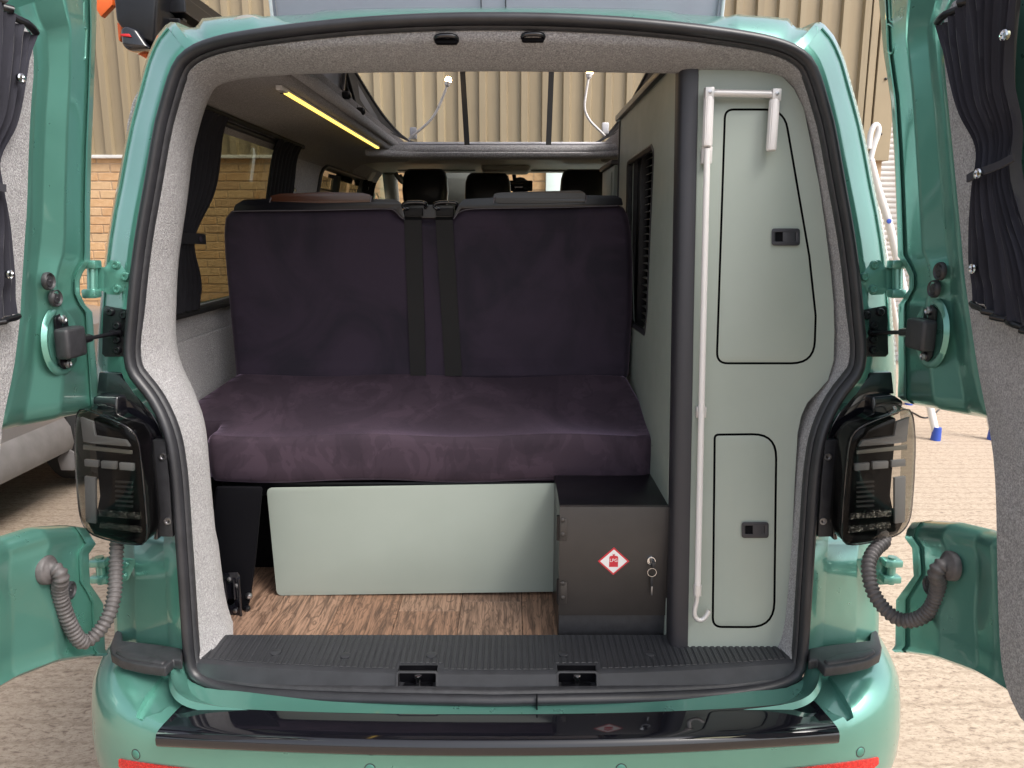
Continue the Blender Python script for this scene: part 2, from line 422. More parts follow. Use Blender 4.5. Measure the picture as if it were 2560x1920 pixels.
v, f = boxg((3.135, WY - .055, ZC - .05), (3.30, WY + .32, 5.2)); mk('corner_flashing', bld, v, f, 'flashing', 0, .003, 1)
for zz in (2.3, 2.75, 3.2, 3.65): lathe('screw', bld, [(.012, 0), (.012, .008), (.006, .012)], (3.21, WY - .055, zz), (0, -1, 0), 'black_metal', 8)
# door in the wall seen through the windscreen
dr = thing('entrance_door', (.95, WY, 0), 'pale framed door in the brick wall seen through the windscreen', 'door'); dr['kind'] = 'thing'
box('frame', dr, (.33, WY - .05, 0), (.47, WY + .01, 2.05), 'door_paint', .005)
box('frame', dr, (1.06, WY - .05, 0), (1.16, WY + .01, 2.05), 'door_paint', .005)
box('frame', dr, (.33, WY - .05, 2.053), (1.16, WY + .01, 2.11), 'door_paint', .005)
box('leaf', dr, (.473, WY - .025, .02), (1.057, WY + .008, 2.05), 'door_paint', .004)
lathe('handle', dr, [(.02, 0), (.02, .05), (.008, .05)], (.53, WY - .025, 1.0), (0, -1, 0), 'steel', 12)
# roller shutters to the right
def shutter(x0, x1, y, pitch, mat, label, ztop=4.2):
    t = thing('roller_shutter', ((x0 + x1) / 2, y, 0), label, 'roller shutter')
    prof = [(0, 0), (-.010, .15), (-.016, .4), (-.014, .65), (-.004, .9), (0, 1)]
    rings = [[Vector((xx, dy, h * pitch * .985)) for dy, h in prof] for xx in (x0, x1)]
    v, f = loftg(rings); me = mkmesh('slat', v, f, mat, 60)
    n = int(ztop / pitch)
    for i in range(n): share('slat', t, me, (0, y, .05 + i * pitch))
    box('guide_rail', t, (x0 - .08, y - .04, 0), (x0 - .002, y + .04, ztop + .1), mat, .004)
    box('guide_rail', t, (x1 + .002, y - .04, 0), (x1 + .08, y + .04, ztop + .1), mat, .004)
    box('bottom_bar', t, (x0, y - .02, .0), (x1, y + .02, .05), mat, .004)
    box('backing', t, (x0 - .08, y + .045, 0), (x1 + .08, y + .08, ztop + .3), mat, 0)
shutter(3.48, 4.62, 7.4, .058, 'shutter', 'white roller shutter behind the stepladder, seen between pillar and open door')
shutter(4.80, 8.2, 7.0, .076, 'shutter_green', 'pale green grey roller shutter seen through the right rear door glass')

# ------------------------------------------------------------------ stepladder at the right
lad = thing('stepladder', (3.1, 3.9, 0), 'white stepladder with blue feet standing on the concrete right of the van', 'stepladder')
def lp(px, py, d): return PY(px, py, -1.477 + d)
A = [lp(2172, 372, 5.25), lp(2176, 330, 5.25), lp(2188, 310, 5.25), lp(2197, 316, 5.25), lp(2196, 335, 5.25), lp(2184, 365, 5.25), lp(2176, 400, 5.25)]
tube('hoop', lad, smoothpath(A, 2), .018, 'white_enamel', 10)
leg1 = smoothpath([lp(2176, 400, 5.25), lp(2186, 440, 5.27), lp(2200, 490, 5.3), lp(2222, 553, 5.33), lp(2250, 680, 5.38), lp(2312, 960, 5.48), PZ(2340, 1083, .05)], 2)
tube('leg', lad, leg1, .026, 'white_enamel', 12)
foot = PZ(2341, 1085, .045); lathe('foot', lad, [(.029, .05), (.031, .02), (.035, -.045), (.02, -.046)], foot, (0.05, 0, 1), 'blue', 14)
leg2 = [lp(2172, 400, 5.6), lp(2225, 720, 5.9), PZ(2272, 1000, .03)]
tube('leg', lad, leg2, .022, 'white_enamel', 10)
lathe('foot', lad, [(.026, .07), (.034, -.03), (.02, -.031)], PZ(2273, 1003, .03), (0.05, 0, 1), 'blue', 14)
for q in (lp(2222, 553, 5.30), lp(2336, 1060, 5.49)):
    lathe('rivet', lad, [(.016, 0), (.016, .008), (.006, .010)], q, (0, -1, 0), 'blue', 12)
for (px, py) in ((2232, 600), (2262, 735), (2292, 868)):
    a = lp(px, py, 5.35); box('tread', lad, (a.x - .01, a.y - .02, a.z - .012), (a.x + .42, a.y + .07, a.z + .012), 'white_enamel', .004)
for dx in (.42,):
    tube('leg', lad, [p + Vector((dx, .01, 0)) for p in leg1], .026, 'white_enamel', 10)
    lathe('foot', lad, [(.030, .09), (.034, .05), (.040, -.045), (.02, -.046)], foot + Vector((dx, .01, 0)), (0.05, 0, 1), 'blue', 14)
# shadow of a wire on the concrete, modelled as a thin dark tube
cb = [PZ(2280, 1030, .006), PZ(2320, 1052, .006), PZ(2360, 1010, .006), PZ(2420, 1010, .006), PZ(2520, 1050, .006), PZ(2620, 1110, .006)]
tag(tube('cable_shadow', None, smoothpath(cb, 3), .006, 'black_plastic', 6), 'thin dark line standing for a cast shadow on the concrete near the stepladder', 'cable_shadow')

# ------------------------------------------------------------------ parked car at the left
car = thing('parked_car', (-3.3, 2.6, 0), 'silver grey car parked beside the open left rear door', 'car')
cx0, cx1 = -4.2, -2.46
def carsec(y, belt, top, inset, low=.33):
    lo2 = max(low + .12, 0)
    """one cross-section from near sill over the roof to the far sill"""
    n = [(cx1 - .02, low), (cx1 + .012, low + .02), (cx1 + .030, max(.62, low + .09)), (cx1 + .018, belt - .06), (cx1 - .05, belt), (cx1 - inset, top - .03), (cx1 - inset - .18, top)]
    m = [(cx0 + cx1 - x, z) for x, z in reversed(n)]
    return [Vector((x, y, z)) for x, z in n + m]
secs = [(-.6, .98, 1.42, .20), (.2, 1.0, 1.52, .22), (1.3, 1.0, 1.54, .22), (2.3, 1.0, 1.50, .24), (2.66, 1.0, 1.40, .27), (2.70, 1.0, 1.385, .275, .62), (2.9, 1.0, 1.30, .26, .70), (3.25, 1.0, 1.08, .2, .70), (3.46, .99, 1.05, .19, .62), (3.5, .98, 1.04, .19), (3.9, .93, .96, .16), (4.35, .78, .82, .14), (4.45, .62, .66, .12)]
v, f = loftg([carsec(*s) for s in secs]); mk('body', car, v, f, 'car_grey', 28)
v, f = loftg([[Vector((cx1 + .03, y, z)) for z in (.30, .34, .46, .50)] for y in (-.6, 2.36)]); 
sill = [[Vector((cx1 + .045, y, .29)), Vector((cx1 + .06, y, .33)), Vector((cx1 + .05, y, .42)), Vector((cx1 + .02, y, .47))] for y in (-.6, 1.0, 2.67)]
v, f = loftg(sill); mk('sill_trim', car, v, f, 'car_trim', 50)
gl = [[Vector((cx1 - .048, y, 1.02)), Vector((cx1 - inset + .012, y, top - .06))] for y, belt, top, inset in ((-.5, 1, 1.42, .20), (.2, 1, 1.5, .22), (1.3, 1, 1.52, .22), (2.2, 1, 1.48, .24))]
v, f = loftg(gl); mk('window', car, v, f, 'black_gloss', 0)
def wheel(par, c, r=.33, w=.21, side=1):
    pr = [(.20, -w / 2), (r - .03, -w / 2), (r, -w / 2 + .03), (r, w / 2 - .03), (r - .03, w / 2), (.20, w / 2)]
    t = lathe('wheel', par, pr, c, (1, 0, 0), 'tyre', 32)
    lathe('rim', t, [(.20, .02), (.19, .06), (.06, .05), (.05, .075), (.01, .08)], c + Vector((w / 2 - .06, 0, 0)), (1, 0, 0), 'steel', 24)
    for k in range(24):
        a = k * math.pi / 12; cc = c + Vector((0, math.cos(a) * r, math.sin(a) * r))
    return t
for y in (3.08, .1): wheel(car, Vector((cx1 - .10, y, .33)))
for y in (3.08, .1): wheel(car, Vector((cx0 + .10, y, .33)))
mf = pxplate('mud_flap', car, [(143, 1147), (168, 1121), (190, 1136), (189, 1170), (184, 1177), (152, 1176)], lambda a, c: PY(a, c, 2.64), (0, .015, 0), 'car_trim', .004)
box('underbody', car, (cx0 + .2, -.6, .22), (cx1 - .12, 4.2, .40), 'dark', 0)

# ------------------------------------------------------------------ black and orange lifting arm at upper left, fixed to the wall
arm = thing('lifting_arm', (-1.9, WY, 2.4), 'black machine arm with orange plates high up at the left of the van roof', 'machine arm')
def ap(px, py, y=1.55): return PY(px, py, y)
pxplate('end_housing', arm, [(278, -40), (285, 10), (289, 50), (300, 66), (352, 100), (385, 108), (395, -40)], ap, (0, .25, 0), 'black_metal', .012, 3)
pxplate('lamp_body', arm, [(299, 72), (312, 62), (338, 72), (362, 108), (372, 120), (316, 124), (303, 112)], lambda a, c: ap(a, c, 1.52), (0, .10, 0), 'black_gloss', .012, 3)
pxplate('red_lens', arm, [(300, 84), (322, 84), (326, 92), (301, 90)], lambda a, c: ap(a, c, 1.512), (0, .02, 0), 'red', .002)
pxplate('orange_plate', arm, [(232, -30), (282, -30), (281, 12), (252, 42), (240, 22)], lambda a, c: ap(a, c, 1.62), (0, .03, 0), 'orange', .003)
pxplate('orange_edge', arm, [(292, 55), (305, 66), (300, 104), (296, 100)], lambda a, c: ap(a, c, 1.60), (0, .03, 0), 'orange', .003)
pxplate('orange_edge', arm, [(318, 124), (372, 124), (366, 147), (350, 138)], lambda a, c: ap(a, c, 1.60), (0, .03, 0), 'orange', .003)
# receding arm: side rail from the housing to the wall
a0, a1 = ap(386, 40, 1.7), PXP(560, 95, ap(386, 40, 1.7).x + .05)
def armbar(name, p0, p1, hw, hh, mat):
    d = (Vector(p1) - Vector(p0)).normalized(); sx = Vector((1, 0, 0)); u = d.cross(sx).normalized()
    rings = [[Vector(p) + sx * a * hw + u * c * hh for a, c in ((-1, -1), (1, -1), (1, 1), (-1, 1))] for p in (p0, p1)]
    v, f = loftg(rings, True, True); return mk(name, arm, v, f, mat, 0, .004, 2)
e0 = ap(418, 70, 1.66); e1 = Vector((e0.x, WY - .04, e0.z + .02))
armbar('rail', e0, e1, .05, .035, 'black_metal')
e2 = ap(430, 10, 1.66); armbar('rail', e2, Vector((e2.x, WY - .04, e2.z - .05)), .05, .03, 'black_metal')
for k in range(5):
    q = k / 4; y = 1.75 + q * 3.4; armbar('cross_bar', (e0.x, y, e0.z), (e2.x, y, e2.z), .02, .02, 'steel' if k == 1 else 'black_metal')
armbar('rail', ap(400, -25, 1.70), Vector((ap(400, -25, 1.70).x + .02, WY - .04, ap(400, -25, 1.7).z)), .02, .06, 'black_metal')
pxplate('orange_plate', arm, [(440, -30), (486, -30), (482, 8), (450, 6)], lambda a, c: ap(a, c, 2.3), (0, .03, 0), 'orange', .003)
pxplate('orange_plate', arm, [(455, 14), (478, 12), (492, 38), (470, 30)], lambda a, c: ap(a, c, 2.35), (0, .03, 0), 'orange', .003)
box('wall_bracket', arm, (e0.x - .12, WY - .06, e0.z - .15), (e0.x + .12, WY - .041, e2.z + .15), 'black_metal', .004)

# ================================================================== THE VAN
van = thing('camper_van', (0, 2.2, 0), 'teal green camper van with both rear barn doors open and roof raised', 'camper van')
# outer edge of the rubber seal (right half, photograph pixels), from bottom centre to top centre
SR = [(1247, 1762), (1342, 1760), (1520, 1757), (1688, 1752), (1800, 1746), (1860, 1740), (1923, 1729), (1965, 1716), (1992, 1702), (2009, 1683), (2017, 1655), (2022, 1600), (2025, 1547), (2031, 1452), (2037, 1361), (2042, 1280),
      (2047, 1203), (2056, 1127), (2066, 1086), (2078, 1054), (2094, 1020), (2114, 988), (2136, 962), (2153, 940), (2163, 912), (2166, 880), (2164, 840), (2159, 798), (2151, 703), (2138, 602), (2126, 530), (2113, 460), (2088, 316), (2072, 258), (2056, 203), (2047, 178), (2037, 155), (2024, 138), (2009, 125), (1990, 113), (1971, 104), (1923, 89),
      (1860, 77), (1738, 60), (1580, 44), (1421, 35), (1300, 32), (1229, 32)]
SR3 = [PL(*p) for p in SR]; SR3[0].x = 0; SR3[-1].x = 0
half = resample(smoothpath(SR3, 1), 120)
loop3 = half + mir(half[1:-1][::-1])          # closed loop, bottom centre -> right -> top -> left
def inset_loop(loop, d, off):
    out = []; n = len(loop)
    for i in range(n):
        t = loop[(i + 1) % n] - loop[i - 1]; t.y = 0; t.normalize()
        nrm = Vector((-t.z, 0, t.x))          # inwards (loop runs counter-clockwise seen from behind)
        p = loop[i] + nrm * d; out.append(Vector((p.x, p.y + off, p.z)))
    return out
def ringloft(name, parent, specs, mat, smooth=60):
    rings = [inset_loop(loop3, d, o) for d, o in specs]
    n = len(rings[0]); rr = [[r[i] for r in rings] for i in range(n)]
    v, f = loftg(rr, loop=True); return mk(name, parent, v, f, mat, smooth)
seal = ringloft('door_seal', van, [(.000, .012), (-.001, -.002), (.003, -.011), (.010, -.015), (.017, -.011), (.021, -.002), (.0215, .004)], 'rubber', 60)
ringloft('seal_lip', seal, [(.0210, .003), (.0225, .000), (.026, .002), (.028, .008), (.028, .016)], 'black_plastic', 60)
jn = PL(1342, 1748, -.012); box('seal_joint', seal, (jn.x - .0012, jn.y - .012, jn.z - .016), (jn.x + .0012, jn.y - .0, jn.z + .012), 'dark', 0)
# ---- painted D-pillar and roof edge: pairs (seal px, silhouette px), bottom to top
PR = [((2021, 1625), (2196, 1600)), ((2025, 1547), (2197, 1547)), ((2031, 1452), (2196, 1452)), ((2037, 1361), (2197, 1361)), ((2039, 1345), (2198, 1345)), ((2047, 1203), (2210, 1203)), ((2056, 1127), (2222, 1127)), ((2078, 1054), (2232, 1054)), ((2114, 988), (2240, 985)), ((2150, 945), (2241, 945)),
      ((2164, 900), (2239, 900)), ((2164, 840), (2235, 840)), ((2159, 798), (2232, 798)), ((2151, 703), (2225, 703)), ((2138, 602), (2212, 602)), ((2126, 530), (2200, 530)), ((2113, 460), (2187, 470)), ((2100, 388), (2172, 388)), ((2088, 316), (2157, 316)), ((2072, 258), (2142, 258)), ((2056, 203), (2127, 203)), ((2047, 178), (2113, 152)), ((2037, 155), (2098, 115)), ((2024, 138), (2084, 88)), ((2009, 125), (2062, 62))]
def pill_row(s, q, k):
    a = PL(s[0], s[1], .004); e = PL(q[0], q[1], .075 + (.05 if 1000 < s[1] < 1350 else 0))
    low = s[1] > 1300
    pts = [a]
    def at(t, off):
        if 1000 < s[1] < 1350: off += .055
        p = PL(lerp(s[0], q[0], t), lerp(s[1], q[1], t), off); return p
    if low: pts += [at(.20, .010), at(.215, .016), at(.66, .028), at(.70, .050), at(.93, .066)]
    else: pts += [at(.18, .004), at(.24, .010), at(.60, .022), at(.80, .038), at(.93, .058)]
    pts.append(e)
    pts += [e + Vector((.004, .02, 0)), e + Vector((.010, .06, 0)), e + Vector((.012, .09, 0)) if 1.24 < e.z < 1.8 else e + Vector((.03, .20, 0)), e + Vector((.012, .10, 0)) if 1.24 < e.z < 1.8 else e + Vector((.05, .45, 0))]
    return pts
rows = [pill_row(s, q, i) for i, (s, q) in enumerate(PR)]
v, f = loftg(rows); mk('body_pillar', van, v, f, 'paint', 60)
v, f = loftg([mir(r) for r in rows]); mk('body_pillar', van, v, f, 'paint', 60)
# light crease line on the pillar
cr = [PL(lerp(s[0], q[0], .86), lerp(s[1], q[1], .86), .040) for s, q in PR if s[1] < 900 and s[1] > 120]
for m_ in (cr, mir(cr)): tube('pillar_crease', van, smoothpath(m_, 1), .0022, 'paint', 6)
# roof edge strip across the top
TR = [((2009, 125), (2062, 62)), ((2000, 119), (2050, 55)), ((1990, 113), (2040, 56)), ((1982, 109), (2032, 68)), ((1972, 104), (2016, 70)), ((1962, 101), (1990, 69)), ((1954, 98), (1982, 62)), ((1940, 94), (1971, 46)), ((1900, 83), (1920, 41)), ((1852, 76), (1850, 36)), ((1840, 74), (1840, 35)), ((1818, 71), (1818, 41)),
      ((1760, 63), (1760, 38)), ((1700, 57), (1700, 34)), ((1672, 53), (1670, 25)), ((1580, 44), (1580, 21)), ((1421, 35), (1421, 18)), ((1300, 32), (1300, 17)), ((1247, 32), (1247, 17))]
trow = []
for s, q in TR:
    dip = 1 if (2030 > q[0] > 1985 or 1835 > q[0] > 1690) else 0
    a = PL(s[0], s[1], .004); m1 = PL(lerp(s[0], q[0], .35), lerp(s[1], q[1], .35), .012 + .01 * dip); m2 = PL(lerp(s[0], q[0], .8), lerp(s[1], q[1], .8), .05 + .02 * dip)
    e = PL(q[0], q[1], .085); e2 = e + Vector((0, .02, .004)); e3 = e + Vector((0, .12, .012 - (.03 if dip else 0))); e4 = e + Vector((-.02 if e.x > .05 else 0, .34, .02))
    trow.append([a, m1, m2, e, e2, e3, e4])
trow[-1] = [Vector((0, p.y, p.z)) for p in trow[-1]]
full = trow + [mir(r) for r in trow[:-1][::-1]]
v, f = loftg(full); mk('roof_edge', van, v, f, 'paint', 45)
# round grey plugs on the roof edge (left one shows)
c0 = PL(608, 84, .03); lathe('roof_plug', van, [(.040, -.004), (.040, .004), (.036, .007), (.001, .007)], c0 + Vector((0, .018, .004)), (0, -1, .45), 'grey_plastic', 28)
# little drain / water channel ribs beside the corners
for sgn in (1, -1):
    pts = [PL(2040, 70, .055), PL(2043, 95, .035), PL(2036, 118, .018), PL(2022, 130, .010)]
    pts = pts if sgn > 0 else mir(pts)
    tube('channel_bead', van, smoothpath(pts, 2), .004, 'paint', 8)

# ---- bumper
ST = [(0, -.180), (.25, -.178), (.45, -.170), (.60, -.157), (.70, -.135), (.78, -.098), (.835, -.045), (.872, .02), (.895, .10), (.910, .22), (.915, .50)]
sp = resample(smoothpath([Vector((x, y, 0)) for x, y in ST], 2), 40)
def bump_ring(i, P):
    t = (P[min(i + 1, len(P) - 1)] - P[max(i - 1, 0)]).normalized(); n = Vector((-t.y, t.x, 0))   # inward
    p = P[i]; c = min(1, max(0, (abs(p.x) - .60) / .22)); c = c * c * (3 - 2 * c)
    pr = [(.115 + .03 * c, .556 + .045 * c), (.085, .550 + .046 * c), (.035 + .02 * c, .545 + .044 * c), (.012 + .012 * c, .535 + .035 * c), (.003 + .004 * c, .518 + .022 * c), (0, .495), (-.004, .45), (-.004, .40), (.012, .32), (.05, .25)]
    return [Vector((p.x, p.y, z)) + n * d for d, z in pr]
br = [bump_ring(i, sp) for i in range(len(sp))]
br = [mir(r) for r in br[1:][::-1]] + br
v, f = loftg(br, closed=True, cap=True); bumper = mk('bumper', van, v, f, 'paint', 50)
from mathutils.bvhtree import BVHTree
def cutmesh(o, v, f):
    me = mkmesh('cut', v, f, None, 0); co = bpy.data.objects.new('cut', me); COL.objects.link(co)
    bpy.context.view_layer.update(); co.location = (0, 0, 0)
    m = o.modifiers.new('b', 'BOOLEAN'); m.operation = 'DIFFERENCE'; m.object = co; m.solver = 'EXACT'
    dg = bpy.context.evaluated_depsgraph_get(); dg.update(); nm = bpy.data.meshes.new_from_object(o.evaluated_get(dg)); o.modifiers.clear(); o.data = nm
    bpy.data.objects.remove(co)
def bvh_of(o):
    return BVHTree.FromPolygons([v.co for v in o.data.vertices], [p.vertices for p in o.data.polygons])
bb = bvh_of(bumper)
def ONB(px, py, lift=.0):
    d = ray(px, py).normalized(); h = bb.ray_cast(CAM, d)
    if h[0] is None: return PY(px, py, -.15), Vector((0, -1, 0))
    n = h[1] if h[1].dot(d) < 0 else -h[1]
    return h[0] + n * lift, n
# recessed triangle between corner and protector, cut into the moulding
TRI = [(2046, 1690), (2072, 1688), (2130, 1778), (2134, 1794), (2118, 1804), (2070, 1780), (2042, 1760)]
tps = [ONB(*p)[0] for p in TRI]
for sgn in (1, -1):
    tp = list(tps); dp_ = [.0005, .006, .010, .009, .004, .002, .0005]
    if sgn < 0: tp = mir(tp)
    tb = [p + Vector((0, .006, -d)) for p, d in zip(tp, dp_)]; cen_ = sum(tb, Vector()) / len(tb); tb = [p.lerp(cen_, .07) for p in tb]; tt = [p + Vector((0, 0, .08)) for p in tp]
    v, f = loftg([tb, tp, tt], closed=True, cap=True); cutmesh(bumper, v, f)
bumper.data.shade_smooth(); bumper.data.set_sharp_from_angle(angle=R(35))
bb = bvh_of(bumper)
# green sill lip between seal and protector
lip = []
for k in range(41):
    x = -.66 + 1.32 * k / 40; y0 = -.095 + .065 * (abs(x) / .66) ** 2.2; 
    z0 = .531
    lip.append([Vector((x, y0 + .02, z0 + .012)), Vector((x, y0 - .004, z0 + .004)), Vector((x, y0 - .020, z0 + .002)), Vector((x, y0 - .027, z0 + .006)), Vector((x, y0 - .031, z0 + .002)), Vector((x, y0 - .034, z0 - .03))])
v, f = loftg(lip); mk('sill_lip', van, v, f, 'paint', 50)
for px in (589, 893, 1241, 1594, 1899):
    p = PZ(px, 1771 if 800 < px < 1700 else 1757, .5355); box('clip_slot', van, (p.x - .011, p.y - .004, p.z - .004), (p.x + .011, p.y + .006, p.z + .002), 'dark', .001)
# jamb corner below the seal, joining pillar and sill
for sgn in (1, -1):
    A1 = [PL(2020, 1628, .004), PL(2012, 1690, -.004), PL(1985, 1722, -.004), PL(1930, 1745, -.004), PL(1850, 1758, -.006)]
    B1 = [PZ(2050, 1672, .602), PZ(2046, 1712, .592), PZ(2020, 1744, .580), PZ(1965, 1762, .566), PZ(1850, 1775, .556)]
    rows_ = []
    for a, c in zip(smoothpath(A1, 2), smoothpath(B1, 2)):
        m_ = a.lerp(c, .5); m_.z -= .006; rows_.append([a, a.lerp(c, .2) + Vector((0, 0, -.002)), m_, a.lerp(c, .85) + Vector((0, 0, -.004)), c, c + Vector((.004, -.004, -.012))])
    if sgn < 0: rows_ = [mir(r) for r in rows_]
    v, f = loftg(rows_); mk('jamb_corner', van, v, f, 'paint', 60)
# black corner step caps on the bumper
for sgn in (1, -1):
    zt = .622
    # outline in plan from pixels on the cap's top
    o = [(2022, 1620), (2080, 1611), (2175, 1600), (2178, 1575), (2172, 1552), (2195, 1580), (2205, 1616), (2200, 1634), (2172, 1650), (2120, 1662), (2062, 1669), (2044, 1648), (2022, 1652)]
    pts = [PZ(a, c, zt) for a, c in o]; pts = pts if sgn > 0 else mir(pts)
    v, f = plateg([(p.x, p.y) for p in pts], [], lambda a, c, w: Vector((a, c, zt - w * .022)))
    cap = mk('corner_cap', van, v, f, 'black_plastic', 40, .004, 3)
    o2 = [(2090, 1628), (2160, 1618), (2186, 1612), (2190, 1622), (2160, 1636), (2070, 1650), (2058, 1640)]
    pts = [PZ(a, c, zt + .012) for a, c in o2]; pts = pts if sgn > 0 else mir(pts)
    v, f = plateg([(p.x, p.y) for p in pts], [], lambda a, c, w: Vector((a, c, zt + .005 - w * .012)))
    mk('cap_rib', cap, v, f, 'black_plastic', 40, .005, 3)
# glossy black loading protector
o = [(470, 1762), (560, 1768), (800, 1782), (1247, 1789), (1690, 1780), (1960, 1762), (2040, 1752), (2098, 1822)]
top = [(455, 1763), (600, 1773), (800, 1781), (1020, 1785), (1247, 1786), (1470, 1784), (1690, 1778), (1880, 1768), (2035, 1752)]
bot = [(393, 1828), (600, 1838), (800, 1846), (1020, 1851), (1247, 1852), (1470, 1850), (1690, 1844), (1880, 1834), (2095, 1820)]
t3 = resample(smoothpath([PZ(a, c, .556) for a, c in top], 2), 60); b3 = resample(smoothpath([PZ(a, c, .556) for a, c in bot], 2), 60)
rows_ = []
for i, (a, c) in enumerate(zip(t3, b3)):
    e = 1 if min(i, 59 - i) == 0 else 0
    d = (c - a).normalized()
    rows_.append([a + Vector((0, 0, -.008)), a, a.lerp(c, .25) + Vector((0, 0, .0015)), a.lerp(c, .75) + Vector((0, 0, .001)), c + d * -.004, c + d * .004 + Vector((0, 0, -.003)), c + d * .008 + Vector((0, 0, -.012)), c + d * .008 + Vector((0, 0, -.024)), c + d * .003 + Vector((0, 0, -.031)), c + d * -.01 + Vector((0, 0, -.033))])
v, f = loftg(rows_); n = len(rows_[0]); f += [tuple(range(n)), tuple(len(v) - n + k for k in range(n))]
mk('bumper_protector', van, v, f, 'black_gloss', 50)
# parking sensors and red reflectors
for px, py in ((340, 1886), (925, 1922), (1553, 1922), (2151, 1880)):
    p, nn = ONB(px, py)
    s_ = lathe('parking_sensor', van, [(.0095, -.004), (.0095, .0004), (.0085, .0012), (.001, .0014)], p, nn, 'paint_cap', 24)
    lathe('sensor_ring', s_, [(.0110, -.004), (.0110, .0004), (.0097, .0006)], p, nn, 'black_plastic', 24)
for sgn in (1, -1):
    rings = []
    for k in range(21):
        q = k / 20; px = lerp(2193, 1950, q); t0 = lerp(1892, 1924, q ** .85); t1 = t0 + 24 + (-8 if k == 0 else 0)
        if sgn < 0: px = lerp(300, 545, q); t0 += 5; t1 += 5
        a, na = ONB(px, t0, .0035); c, nc = ONB(px, t1, .0035); rings.append([a - na * .008, a, c, c - nc * .008])
    v, f = loftg(rings, True, True); mk('rear_reflector', van, v, f, 'reflector', 40)

# ---- tail lamps: built on the right, mirrored for the left
def LP(px, py, off=0.0):                 # lamp face: turns forward towards the outside
    return solve(px, py, lambda x, z: off - .055 + max(0, (abs(x) - .72)) * .55)
LENS = [(2268, 1020), (2281, 1032), (2286, 1075), (2287, 1124), (2284, 1200), (2279, 1266), (2274, 1298), (2262, 1322), (2240, 1340), (2176, 1357), (2126, 1363), (2110, 1358), (2103, 1340), (2106, 1290), (2113, 1203), (2120, 1125), (2126, 1094), (2140, 1074), (2176, 1054), (2225, 1036)]
HOUS = [(2186, 1062), (2226, 1044), (2240, 1046), (2236, 1120), (2230, 1190), (2226, 1240), (2232, 1270), (2262, 1300), (2242, 1337), (2176, 1355), (2126, 1361), (2111, 1356), (2105, 1338), (2108, 1290), (2115, 1203), (2121, 1125), (2128, 1096), (2141, 1076)]
SHELL = [(2180, 992), (2235, 988), (2262, 1006), (2250, 1036), (2150, 1066), (2118, 1100), (2100, 1200), (2092, 1330), (2098, 1352), (2082, 1352), (2086, 1260), (2098, 1120), (2105, 1085), (2125, 1062), (2184, 1036)]
